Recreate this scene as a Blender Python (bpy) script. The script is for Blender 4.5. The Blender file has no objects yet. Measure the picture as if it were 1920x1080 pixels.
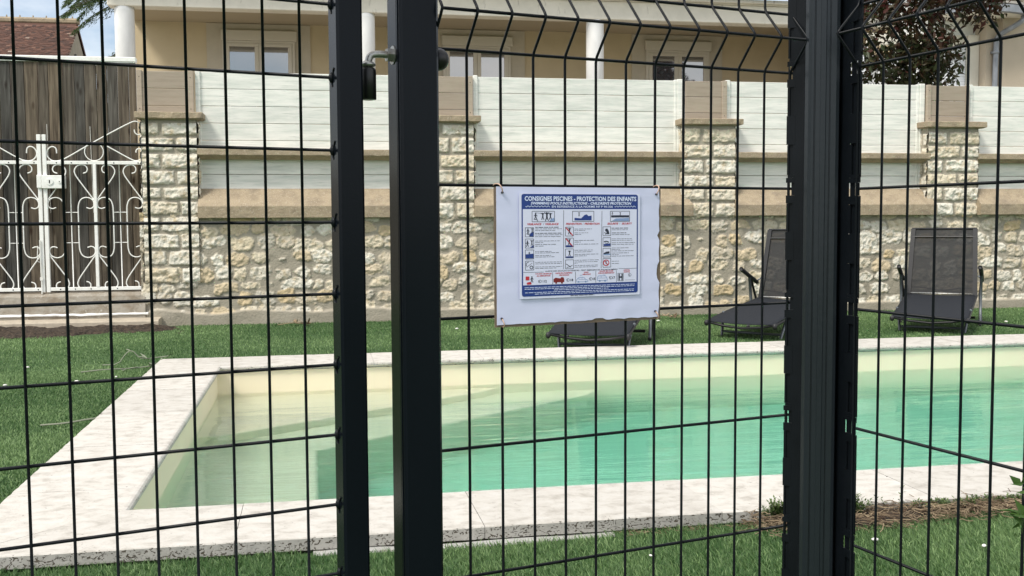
import bpy, math, random
import numpy as np
from mathutils import Matrix, Vector, noise as mn
R = math.radians
PI = math.pi
sc = bpy.context.scene
col = sc.collection
rnd = random.Random(7)

# ------------------------------------------------------------------ camera
cam_d = bpy.data.cameras.new('camera'); cam = bpy.data.objects.new('camera', cam_d); col.objects.link(cam)
cam_d.sensor_width = 36.0; cam_d.lens = 36.0 * 1932.85 / 1920.0
cam_d.clip_start = 0.05; cam_d.clip_end = 2000
_p, _r, H = 0.06403667, 0.00541141, 1.08
_R0 = Vector((1, 0, 0)); _F = Vector((0, math.cos(_p), -math.sin(_p))); _D0 = Vector((0, -math.sin(_p), -math.cos(_p)))
_rt = _R0 * math.cos(_r) + _D0 * math.sin(_r); _dn = -_R0 * math.sin(_r) + _D0 * math.cos(_r)
cam.matrix_world = Matrix(((_rt.x, -_dn.x, -_F.x, 0), (_rt.y, -_dn.y, -_F.y, 0), (_rt.z, -_dn.z, -_F.z, H), (0, 0, 0, 1)))
sc.camera = cam

# ------------------------------------------------------------------ world, sun, exposure
SUN_EL, SUN_AZ = 52, 222      # azimuth clockwise from +Y
w = bpy.data.worlds.new('World'); sc.world = w; w.use_nodes = True
nt = w.node_tree; nt.nodes.clear()
def N(nt, t, **k):
    n = nt.nodes.new(t)
    for a, b in k.items(): setattr(n, a, b)
    return n
sky = N(nt, 'ShaderNodeTexSky', sky_type='NISHITA', sun_disc=False, sun_elevation=R(SUN_EL), sun_rotation=R(SUN_AZ), air_density=1.0, dust_density=1.2, ozone_density=1.5)
tc = N(nt, 'ShaderNodeTexCoord'); mp = N(nt, 'ShaderNodeMapping'); mp.inputs['Scale'].default_value = (1.6, 1.6, 4.0); mp.inputs['Location'].default_value = (.7, 1.9, 0)
cn = N(nt, 'ShaderNodeTexNoise'); cn.inputs['Scale'].default_value = 1.7; cn.inputs['Detail'].default_value = 7; cn.inputs['Roughness'].default_value = .55
rp = N(nt, 'ShaderNodeValToRGB'); rp.color_ramp.elements[0].position = .33; rp.color_ramp.elements[1].position = .58
mx = N(nt, 'ShaderNodeMix', data_type='RGBA'); bg = N(nt, 'ShaderNodeBackground'); wo = N(nt, 'ShaderNodeOutputWorld')
L = nt.links.new
L(tc.outputs['Generated'], mp.inputs[0]); L(mp.outputs[0], cn.inputs['Vector']); L(cn.outputs['Fac'], rp.inputs[0])
L(rp.outputs[0], mx.inputs[0]); L(sky.outputs[0], mx.inputs[6]); mx.inputs[7].default_value = (9.3, 9.2, 9.1, 1)
L(mx.outputs[2], bg.inputs[0]); bg.inputs[1].default_value = .09; L(bg.outputs[0], wo.inputs[0])
sd = bpy.data.lights.new('sun', 'SUN'); sd.energy = 2.0; sd.angle = R(14); sd.color = (1, .94, .84)
so = bpy.data.objects.new('sun', sd); col.objects.link(so)
_sv = Vector((math.sin(R(SUN_AZ)) * math.cos(R(SUN_EL)), math.cos(R(SUN_AZ)) * math.cos(R(SUN_EL)), math.sin(R(SUN_EL))))
so.rotation_euler = _sv.to_track_quat('Z', 'Y').to_euler(); so.location = (0, 0, 20)
sc.view_settings.view_transform = 'Standard'; sc.view_settings.look = 'None'
sc.view_settings.exposure = 0.76; sc.view_settings.gamma = 1
sc.cycles.max_bounces = 10; sc.cycles.transmission_bounces = 8; sc.cycles.transparent_max_bounces = 12
sc.cycles.sample_clamp_indirect = 6; sc.cycles.use_denoising = True

# ------------------------------------------------------------------ materials
def mat(name, color, rough=.6, metal=0, spec=.5, noise=None, bump=None, attr=None, ior=None):
    """noise=(scale,(r,g,b),lo,hi,stretch) second colour; bump=(scale,distance,detail); attr=name of a float attribute that darkens/lightens"""
    m = bpy.data.materials.new(name); m.use_nodes = True; nt = m.node_tree; b = nt.nodes['Principled BSDF']
    L = nt.links.new
    b.inputs['Base Color'].default_value = (*color, 1); b.inputs['Roughness'].default_value = rough
    b.inputs['Metallic'].default_value = metal; b.inputs['Specular IOR Level'].default_value = spec
    if ior: b.inputs['IOR'].default_value = ior
    tc = N(nt, 'ShaderNodeTexCoord'); last = None
    if noise:
        for (s, c2, lo, hi, st) in (noise if isinstance(noise, list) else [noise]):
            mp = N(nt, 'ShaderNodeMapping'); mp.inputs['Scale'].default_value = st
            n = N(nt, 'ShaderNodeTexNoise'); n.inputs['Scale'].default_value = s; n.inputs['Detail'].default_value = 6; n.inputs['Roughness'].default_value = .6
            r = N(nt, 'ShaderNodeMapRange'); r.inputs[1].default_value = lo; r.inputs[2].default_value = hi; r.clamp = True
            x = N(nt, 'ShaderNodeMix', data_type='RGBA')
            L(tc.outputs['Object'], mp.inputs[0]); L(mp.outputs[0], n.inputs['Vector']); L(n.outputs['Fac'], r.inputs[0]); L(r.outputs[0], x.inputs[0])
            if last is None: x.inputs[6].default_value = (*color, 1)
            else: L(last, x.inputs[6])
            x.inputs[7].default_value = (*c2, 1); last = x.outputs[2]
    if attr:
        a = N(nt, 'ShaderNodeAttribute', attribute_name=attr)
        v = N(nt, 'ShaderNodeMix', data_type='RGBA', blend_type='MULTIPLY'); v.inputs[0].default_value = 1
        if last is None: v.inputs[6].default_value = (*color, 1)
        else: L(last, v.inputs[6])
        L(a.outputs['Color'], v.inputs[7]); last = v.outputs[2]
    if last is not None: L(last, b.inputs['Base Color'])
    if bump:
        prev = None
        for (s, d, det, st) in (bump if isinstance(bump, list) else [bump]):
            mp = N(nt, 'ShaderNodeMapping'); mp.inputs['Scale'].default_value = st
            n = N(nt, 'ShaderNodeTexNoise'); n.inputs['Scale'].default_value = s; n.inputs['Detail'].default_value = det
            bu = N(nt, 'ShaderNodeBump'); bu.inputs['Distance'].default_value = d; bu.inputs['Strength'].default_value = 1
            L(tc.outputs['Object'], mp.inputs[0]); L(mp.outputs[0], n.inputs['Vector']); L(n.outputs['Fac'], bu.inputs['Height'])
            if prev is not None: L(prev, bu.inputs['Normal'])
            prev = bu.outputs[0]
        L(prev, b.inputs['Normal'])
    return m
I3 = (1, 1, 1)
M = {}
M['fence'] = mat('black_powder_coat', (.004, .0055, .0075), .36, 0, .16, noise=(9, (.007, .009, .012), .4, .7, I3), bump=(420, .00012, 2, I3))
M['post'] = mat('anthracite_paint', (.0035, .0052, .0085), .20, 0, .13, noise=[(3, (.006, .0085, .012), .35, .7, (1, 1, .3)), (60, (.014, .017, .02), .72, .80, I3)], bump=(300, .0001, 2, I3))
M['post2'] = mat('scuffed_anthracite', (.010, .014, .018), .30, 0, .35, noise=[(4, (.018, .023, .028), .4, .7, (1, 1, .2)), (70, (.05, .055, .06), .72, .80, I3)], bump=(120, .0003, 3, I3))
M['plastic'] = mat('black_plastic', (.008, .008, .009), .4)
M['steel'] = mat('galvanised_steel', (.42, .42, .40), .42, .85, noise=(60, (.20, .15, .09), .52, .68, I3), bump=(200, .0004, 3, I3))
M['pvc'] = mat('white_composite', (.83, .825, .775), .55, noise=[(4, (.62, .65, .60), .40, .68, (.6, 1, 5)), (11, (.40, .43, .39), .57, .76, (.30, 1, 8)), (26, (.28, .31, .28), .64, .74, (.2, 1, 6))], bump=(40, .0008, 4, (.2, 1, 4)), attr='tone')
M['taupe'] = mat('taupe_composite', (.36, .30, .235), .6, noise=[(6, (.30, .25, .19), .45, .7, (.5, 1, 5)), (16, (.24, .19, .14), .60, .75, (.3, 1, 8))], bump=(40, .0008, 4, (.2, 1, 4)), attr='tone')
M['concrete'] = mat('sill_concrete', (.37, .30, .205), .9, noise=[(9, (.28, .225, .155), .42, .65, I3), (70, (.46, .39, .30), .55, .66, I3), (110, (.14, .11, .085), .60, .70, I3), (2.2, (.20, .165, .125), .56, .72, (1, 1, 2))], bump=[(60, .004, 6, I3), (14, .008, 3, I3)])
M['render_wall'] = mat('beige_render', (.60, .505, .345), .9, noise=(2, (.55, .46, .31), .4, .7, I3), bump=(150, .003, 4, I3))
M['render_right'] = mat('warm_grey_render', (.52, .45, .35), .9, noise=[(1.6, (.45, .39, .30), .4, .7, (1, 1, .5)), (90, (.42, .36, .28), .5, .7, I3)], bump=(120, .004, 4, I3))
M['lintel'] = mat('cream_render', (.76, .73, .64), .9, noise=[(3, (.68, .655, .57), .4, .65, I3), (10, (.42, .40, .34), .62, .75, (1, 1, .3))], bump=(150, .002, 4, I3))
M['surround'] = mat('window_surround', (.55, .50, .41), .85, noise=(4, (.49, .45, .37), .4, .7, I3))
M['soffit'] = mat('soffit', (.42, .36, .26), .9)
M['white_paint'] = mat('white_paint', (.87, .87, .84), .45, noise=[(14, (.78, .77, .72), .5, .7, I3), (45, (.36, .27, .18), .71, .77, I3)], bump=(80, .0008, 3, I3))
M['column'] = mat('white_column', (.82, .83, .83), .7, noise=(5, (.72, .73, .73), .45, .7, (1, 1, .4)), bump=(60, .002, 3, I3))
M['shutter'] = mat('white_shutter', (.80, .83, .88), .4)
M['frame'] = mat('window_frame', (.62, .58, .50), .4)
M['glass'] = mat('window_glass', (.07, .08, .095), .03, 0, 1.0, ior=2.3)
M['zinc'] = mat('zinc_gutter', (.26, .28, .31), .5, .4, noise=(8, (.36, .38, .42), .45, .7, (1, 1, .5)))
M['roof_light'] = mat('pale_roof_tile', (.50, .47, .43), .8, noise=(20, (.38, .35, .32), .4, .6, I3))
M['felt'] = mat('white_felt', (.40, .40, .38), .95, noise=(30, (.35, .34, .30), .55, .65, I3), bump=(120, .004, 4, I3))
M['dark_gap'] = mat('mortar_bed', (.10, .085, .065), .95, bump=(60, .01, 4, I3))
M['liner'] = mat('sand_liner', (.82, .74, .55), .55, noise=(1.5, (.79, .71, .53), .4, .7, I3))
M['soil'] = mat('dark_soil', (.060, .042, .028), .95, noise=[(26, (.022, .015, .010), .45, .6, I3), (60, (.16, .12, .085), .60, .70, I3)], bump=(26, .05, 6, I3))
M['turf_base'] = mat('turf_backing', (.035, .080, .020), .95, noise=(30, (.06, .12, .035), .4, .6, I3), bump=(90, .01, 3, I3))
M['cement'] = mat('step_cement', (.34, .31, .26), .9, noise=[(6, (.24, .20, .15), .42, .65, (1, 1, 2)), (25, (.45, .43, .38), .6, .7, I3)], bump=(30, .008, 5, I3))
M['kerb'] = mat('kerb_stone', (.48, .42, .33), .9, noise=(12, (.38, .33, .26), .4, .7, I3), bump=(60, .004, 4, I3))
M['alu'] = mat('grey_aluminium', (.15, .165, .18), .38, .5)
M['charcoal'] = mat('charcoal_plastic', (.014, .014, .016), .5)
M['bark'] = mat('bark', (.10, .075, .055), .9, bump=(30, .01, 4, (1, 1, .3)))
M['wire_tie'] = mat('copper_twine', (.62, .42, .32), .6)
M['paper'] = mat('laminated_paper', (.62, .655, .86), .38, noise=(9, (.58, .61, .81), .4, .7, I3), bump=(7, .004, 2, (1, 1, 1.6)))
M['sheet'] = mat('printed_sheet', (.66, .69, .86), .4)
M['board'] = mat('brown_backing', (.16, .12, .085), .8)
M['ink_blue'] = mat('blue_ink', (.010, .040, .22), .4)
M['ink_white'] = mat('white_ink', (.66, .74, .95), .4)
M['ink_red'] = mat('red_ink', (.50, .02, .035), .4)
M['ink_dark'] = mat('dark_ink', (.02, .025, .05), .4)
M['ink_pale'] = mat('pale_blue_ink', (.22, .32, .55), .4)
M['ink_maroon'] = mat('maroon_ink', (.18, .012, .012), .4)
M['pebble'] = mat('white_pebble', (.75, .74, .70), .8)

def leafmat(name, c1, c2, rough=.5, trans=.25):
    m = bpy.data.materials.new(name); m.use_nodes = True; nt = m.node_tree; b = nt.nodes['Principled BSDF']; L = nt.links.new
    a = N(nt, 'ShaderNodeAttribute', attribute_name='tone'); x = N(nt, 'ShaderNodeMix', data_type='RGBA')
    x.inputs[6].default_value = (*c1, 1); x.inputs[7].default_value = (*c2, 1); L(a.outputs['Fac'], x.inputs[0]); L(x.outputs[2], b.inputs['Base Color'])
    b.inputs['Roughness'].default_value = rough; b.inputs['Specular IOR Level'].default_value = .3
    t = N(nt, 'ShaderNodeBsdfTranslucent'); L(x.outputs[2], t.inputs[0]); s = N(nt, 'ShaderNodeMixShader'); s.inputs[0].default_value = trans
    o = nt.nodes['Material Output']; L(b.outputs[0], s.inputs[1]); L(t.outputs[0], s.inputs[2]); L(s.outputs[0], o.inputs[0]); return m
M['turf'] = leafmat('turf_blades', (.038, .100, .024), (.28, .41, .17), .5, .25)
M['cherry'] = leafmat('plum_leaves', (.085, .022, .020), (.034, .045, .016), .45, .2)
M['cedar'] = leafmat('cedar_needles', (.030, .060, .022), (.13, .19, .07), .6, .2)
M['weed'] = leafmat('weed_leaves', (.05, .095, .025), (.17, .23, .08), .5, .25)
M['shrub'] = leafmat('shrub_leaves', (.018, .050, .012), (.07, .14, .03), .5, .25)
M['twig'] = leafmat('grey_twig', (.07, .08, .055), (.30, .32, .24), .7, 0)
M['straw'] = leafmat('dry_stems', (.080, .048, .030), (.40, .31, .20), .8, .0)

# stone wall: colours come from stored per-stone values
def stonemat():
    m = bpy.data.materials.new('rubble_stone'); m.use_nodes = True; nt = m.node_tree; b = nt.nodes['Principled BSDF']; L = nt.links.new
    b.inputs['Roughness'].default_value = .92; b.inputs['Specular IOR Level'].default_value = .2
    st = N(nt, 'ShaderNodeAttribute', attribute_name='stone'); tn = N(nt, 'ShaderNodeAttribute', attribute_name='tone')
    tc = N(nt, 'ShaderNodeTexCoord')
    r = N(nt, 'ShaderNodeValToRGB'); e = r.color_ramp.elements
    e[0].position = 0; e[0].color = (.74, .71, .62, 1); e[1].position = 1; e[1].color = (.54, .42, .24, 1)
    for p_, c in ((.25, (.66, .62, .53, 1)), (.45, (.66, .58, .43, 1)), (.62, (.52, .49, .42, 1)), (.8, (.60, .51, .37, 1))):
        q = e.new(p_); q.color = c
    L(tn.outputs['Fac'], r.inputs[0])
    n = N(nt, 'ShaderNodeTexNoise'); n.inputs['Scale'].default_value = 16; n.inputs['Detail'].default_value = 8; L(tc.outputs['Object'], n.inputs['Vector'])
    mr = N(nt, 'ShaderNodeMapRange'); mr.inputs[1].default_value = .48; mr.inputs[2].default_value = .72; L(n.outputs['Fac'], mr.inputs[0])
    x1 = N(nt, 'ShaderNodeMix', data_type='RGBA'); L(mr.outputs[0], x1.inputs[0]); L(r.outputs[0], x1.inputs[6]); x1.inputs[7].default_value = (.53, .44, .30, 1)
    n2 = N(nt, 'ShaderNodeTexNoise'); n2.inputs['Scale'].default_value = 55; n2.inputs['Detail'].default_value = 4; L(tc.outputs['Object'], n2.inputs['Vector'])
    m2 = N(nt, 'ShaderNodeMapRange'); m2.inputs[1].default_value = .62; m2.inputs[2].default_value = .74; L(n2.outputs['Fac'], m2.inputs[0])
    x2 = N(nt, 'ShaderNodeMix', data_type='RGBA'); L(m2.outputs[0], x2.inputs[0]); L(x1.outputs[2], x2.inputs[6]); x2.inputs[7].default_value = (.17, .12, .07, 1)
    n3 = N(nt, 'ShaderNodeTexNoise'); n3.inputs['Scale'].default_value = 5; n3.inputs['Detail'].default_value = 6; L(tc.outputs['Object'], n3.inputs['Vector'])
    m3 = N(nt, 'ShaderNodeMix', data_type='RGBA'); L(n3.outputs['Fac'], m3.inputs[0]); m3.inputs[6].default_value = (.28, .25, .195, 1); m3.inputs[7].default_value = (.42, .385, .315, 1)
    x3 = N(nt, 'ShaderNodeMix', data_type='RGBA'); L(st.outputs['Fac'], x3.inputs[0]); L(m3.outputs[2], x3.inputs[6]); L(x2.outputs[2], x3.inputs[7])
    L(x3.outputs[2], b.inputs['Base Color'])
    bu = N(nt, 'ShaderNodeBump'); bu.inputs['Distance'].default_value = .008; L(n2.outputs['Fac'], bu.inputs['Height']); L(bu.outputs[0], b.inputs['Normal'])
    return m
M['stone'] = stonemat()

# travertine: creamy streaks with small open pits
def travmat():
    m = bpy.data.materials.new('travertine'); m.use_nodes = True; nt = m.node_tree; b = nt.nodes['Principled BSDF']; L = nt.links.new
    b.inputs['Roughness'].default_value = .75; b.inputs['Specular IOR Level'].default_value = .3
    tc = N(nt, 'ShaderNodeTexCoord'); mp = N(nt, 'ShaderNodeMapping'); mp.inputs['Scale'].default_value = (2.6, 3.4, 3.4)
    L(tc.outputs['Object'], mp.inputs[0])
    n = N(nt, 'ShaderNodeTexNoise'); n.inputs['Scale'].default_value = 4.5; n.inputs['Detail'].default_value = 12; n.inputs['Roughness'].default_value = .68; n.inputs['Distortion'].default_value = .35; L(mp.outputs[0], n.inputs['Vector'])
    r = N(nt, 'ShaderNodeValToRGB'); e = r.color_ramp.elements
    e[0].position = .32; e[0].color = (.38, .355, .315, 1); e[1].position = .70; e[1].color = (.58, .565, .53, 1)
    q = e.new(.5); q.color = (.53, .505, .46, 1)
    L(n.outputs['Fac'], r.inputs[0])
    mp2 = N(nt, 'ShaderNodeMapping'); mp2.inputs['Scale'].default_value = (1, 1.6, 1.6); L(tc.outputs['Object'], mp2.inputs[0])
    n2 = N(nt, 'ShaderNodeTexNoise'); n2.inputs['Scale'].default_value = 46; n2.inputs['Detail'].default_value = 5; n2.inputs['Distortion'].default_value = 2; L(mp2.outputs[0], n2.inputs['Vector'])
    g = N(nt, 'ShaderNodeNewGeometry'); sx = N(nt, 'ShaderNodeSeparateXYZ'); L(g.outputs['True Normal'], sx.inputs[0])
    # the sawn outer faces are open-pored, the honed top almost closed
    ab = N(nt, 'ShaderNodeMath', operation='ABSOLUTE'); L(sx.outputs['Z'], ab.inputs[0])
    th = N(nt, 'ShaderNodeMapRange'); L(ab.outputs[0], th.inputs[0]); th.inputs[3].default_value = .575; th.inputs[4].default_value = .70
    sb = N(nt, 'ShaderNodeMath', operation='SUBTRACT'); L(n2.outputs['Fac'], sb.inputs[0]); L(th.outputs[0], sb.inputs[1])
    pt = N(nt, 'ShaderNodeMapRange'); L(sb.outputs[0], pt.inputs[0]); pt.inputs[1].default_value = 0; pt.inputs[2].default_value = .03
    x = N(nt, 'ShaderNodeMix', data_type='RGBA'); L(pt.outputs[0], x.inputs[0]); L(r.outputs[0], x.inputs[6]); x.inputs[7].default_value = (.10, .085, .065, 1)
    tn = N(nt, 'ShaderNodeAttribute', attribute_name='tone'); x4 = N(nt, 'ShaderNodeMix', data_type='RGBA', blend_type='MULTIPLY'); x4.inputs[0].default_value = 1
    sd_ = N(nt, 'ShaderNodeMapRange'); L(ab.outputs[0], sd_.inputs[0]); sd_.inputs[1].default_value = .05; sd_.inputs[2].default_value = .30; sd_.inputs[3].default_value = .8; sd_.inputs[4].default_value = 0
    x5 = N(nt, 'ShaderNodeMix', data_type='RGBA'); L(sd_.outputs[0], x5.inputs[0]); L(r.outputs[0], x5.inputs[6]); x5.inputs[7].default_value = (.36, .35, .325, 1); L(x5.outputs[2], x.inputs[6])  # upright faces painted greyer: their shade is put into the colour
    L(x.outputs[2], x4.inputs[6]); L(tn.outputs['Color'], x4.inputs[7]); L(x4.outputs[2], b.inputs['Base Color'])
    inv = N(nt, 'ShaderNodeMath', operation='MULTIPLY'); inv.inputs[1].default_value = -1; L(pt.outputs[0], inv.inputs[0])
    bu = N(nt, 'ShaderNodeBump'); bu.inputs['Distance'].default_value = .006; L(inv.outputs[0], bu.inputs['Height'])
    n4 = N(nt, 'ShaderNodeTexNoise'); n4.inputs['Scale'].default_value = 60; n4.inputs['Detail'].default_value = 6; L(tc.outputs['Object'], n4.inputs['Vector'])
    b2 = N(nt, 'ShaderNodeBump'); b2.inputs['Distance'].default_value = .002; L(n4.outputs['Fac'], b2.inputs['Height']); L(bu.outputs[0], b2.inputs['Normal']); L(b2.outputs[0], b.inputs['Normal'])
    return m
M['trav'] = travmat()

def woodmat():
    m = bpy.data.materials.new('weathered_boards'); m.use_nodes = True; nt = m.node_tree; b = nt.nodes['Principled BSDF']; L = nt.links.new
    b.inputs['Roughness'].default_value = .85; b.inputs['Specular IOR Level'].default_value = .2
    tc = N(nt, 'ShaderNodeTexCoord'); tn = N(nt, 'ShaderNodeAttribute', attribute_name='tone')
    cx = N(nt, 'ShaderNodeCombineXYZ'); mu = N(nt, 'ShaderNodeMath', operation='MULTIPLY'); mu.inputs[1].default_value = 37; L(tn.outputs['Fac'], mu.inputs[0]); L(mu.outputs[0], cx.inputs[2])
    ad = N(nt, 'ShaderNodeVectorMath', operation='ADD'); L(tc.outputs['Object'], ad.inputs[0]); L(cx.outputs[0], ad.inputs[1])
    mp = N(nt, 'ShaderNodeMapping'); mp.inputs['Scale'].default_value = (7, 1, .45); L(ad.outputs[0], mp.inputs[0])
    n = N(nt, 'ShaderNodeTexNoise'); n.inputs['Scale'].default_value = 4.5; n.inputs['Detail'].default_value = 8; n.inputs['Distortion'].default_value = .6; L(mp.outputs[0], n.inputs['Vector'])
    r = N(nt, 'ShaderNodeValToRGB'); e = r.color_ramp.elements
    e[0].position = .3; e[0].color = (.050, .045, .040, 1); e[1].position = .75; e[1].color = (.19, .178, .158, 1)
    q = e.new(.5); q.color = (.105, .096, .083, 1); L(n.outputs['Fac'], r.inputs[0])
    mp2 = N(nt, 'ShaderNodeMapping'); mp2.inputs['Scale'].default_value = (9, 1, 3.2); L(ad.outputs[0], mp2.inputs[0])
    vo = N(nt, 'ShaderNodeTexVoronoi'); vo.inputs['Scale'].default_value = 1.0; L(mp2.outputs[0], vo.inputs['Vector'])
    kr = N(nt, 'ShaderNodeMapRange'); kr.inputs[1].default_value = .06; kr.inputs[2].default_value = .20; kr.inputs[3].default_value = 1; kr.inputs[4].default_value = 0; L(vo.outputs['Distance'], kr.inputs[0])
    x = N(nt, 'ShaderNodeMix', data_type='RGBA'); L(kr.outputs[0], x.inputs[0]); L(r.outputs[0], x.inputs[6]); x.inputs[7].default_value = (.03, .02, .014, 1)
    tr = N(nt, 'ShaderNodeValToRGB'); f = tr.color_ramp.elements; f[0].color = (.62, .66, .70, 1); f[1].color = (1.35, 1.15, .93, 1); L(tn.outputs['Fac'], tr.inputs[0])
    x2 = N(nt, 'ShaderNodeMix', data_type='RGBA', blend_type='MULTIPLY'); x2.inputs[0].default_value = 1; L(x.outputs[2], x2.inputs[6]); L(tr.outputs[0], x2.inputs[7])
    L(x2.outputs[2], b.inputs['Base Color'])
    bu = N(nt, 'ShaderNodeBump'); bu.inputs['Distance'].default_value = .004; L(n.outputs['Fac'], bu.inputs['Height']); L(bu.outputs[0], b.inputs['Normal'])
    return m
M['wood'] = woodmat()

def tilemat():
    m = bpy.data.materials.new('old_clay_tiles'); m.use_nodes = True; nt = m.node_tree; b = nt.nodes['Principled BSDF']; L = nt.links.new
    b.inputs['Roughness'].default_value = .9
    tn = N(nt, 'ShaderNodeAttribute', attribute_name='tone'); r = N(nt, 'ShaderNodeValToRGB'); e = r.color_ramp.elements
    e[0].position = 0; e[0].color = (.055, .032, .026, 1); e[1].position = 1; e[1].color = (.36, .29, .24, 1)
    for p_, c in ((.35, (.105, .052, .038, 1)), (.75, (.165, .085, .06, 1)), (.9, (.23, .145, .105, 1))):
        q = e.new(p_); q.color = c
    L(tn.outputs['Fac'], r.inputs[0]); L(r.outputs[0], b.inputs['Base Color']); return m
M['tiles'] = tilemat()

def watermat():
    m = bpy.data.materials.new('pool_water'); m.use_nodes = True; nt = m.node_tree; b = nt.nodes['Principled BSDF']; L = nt.links.new
    b.inputs['Base Color'].default_value = (1, 1, 1, 1); b.inputs['Roughness'].default_value = 0.0; b.inputs['IOR'].default_value = 1.33
    b.inputs['Transmission Weight'].default_value = 1
    tc = N(nt, 'ShaderNodeTexCoord'); prev = None
    for (s, st, d, det) in ((1.6, (.5, 1.4, 1), .0050, 1), (4.5, (.28, 2.0, 1), .0100, 3), (16, (.30, 1.9, 1), .0016, 2)):
        mp = N(nt, 'ShaderNodeMapping'); mp.inputs['Scale'].default_value = st; mp.inputs['Rotation'].default_value = (0, 0, R(-8))
        n = N(nt, 'ShaderNodeTexNoise'); n.inputs['Scale'].default_value = s; n.inputs['Detail'].default_value = det; n.inputs['Distortion'].default_value = .8
        bu = N(nt, 'ShaderNodeBump'); bu.inputs['Distance'].default_value = d; bu.inputs['Strength'].default_value = 1
        L(tc.outputs['Object'], mp.inputs[0]); L(mp.outputs[0], n.inputs['Vector']); L(n.outputs['Fac'], bu.inputs['Height'])
        if s > 2:                                  # gusts: the small ripples come in patches
            gn = N(nt, 'ShaderNodeTexNoise'); gn.inputs['Scale'].default_value = .9; gn.inputs['Detail'].default_value = 3; L(tc.outputs['Object'], gn.inputs['Vector'])
            gm = N(nt, 'ShaderNodeMapRange'); gm.inputs[1].default_value = .40; gm.inputs[2].default_value = .60; gm.inputs[3].default_value = .15; L(gn.outputs['Fac'], gm.inputs[0])
            L(gm.outputs[0], bu.inputs['Strength'])
        if prev is not None: L(prev, bu.inputs['Normal'])
        prev = bu.outputs[0]
    L(prev, b.inputs['Normal'])
    v = N(nt, 'ShaderNodeVolumeAbsorption'); v.inputs['Density'].default_value = .42; v.inputs['Color'].default_value = (.08, .93, .90, 1)
    L(v.outputs[0], nt.nodes['Material Output'].inputs['Volume'])
    return m
M['water'] = watermat()

def meshfab():
    """open-weave textile: real see-through fabric"""
    m = bpy.data.materials.new('open_weave_textile'); m.use_nodes = True; nt = m.node_tree; b = nt.nodes['Principled BSDF']; L = nt.links.new
    b.inputs['Base Color'].default_value = (.010, .011, .013, 1); b.inputs['Roughness'].default_value = .7
    t = N(nt, 'ShaderNodeBsdfTransparent'); s = N(nt, 'ShaderNodeMixShader'); s.inputs[0].default_value = .94
    L(t.outputs[0], s.inputs[1]); L(b.outputs[0], s.inputs[2]); L(s.outputs[0], nt.nodes['Material Output'].inputs[0]); return m
M['textile_back'] = meshfab()
M['textile'] = mat('dark_textile', (.014, .0165, .022), .85, .0, .25, noise=(200, (.020, .023, .029), .4, .6, I3), bump=(400, .0006, 2, I3))

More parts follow.
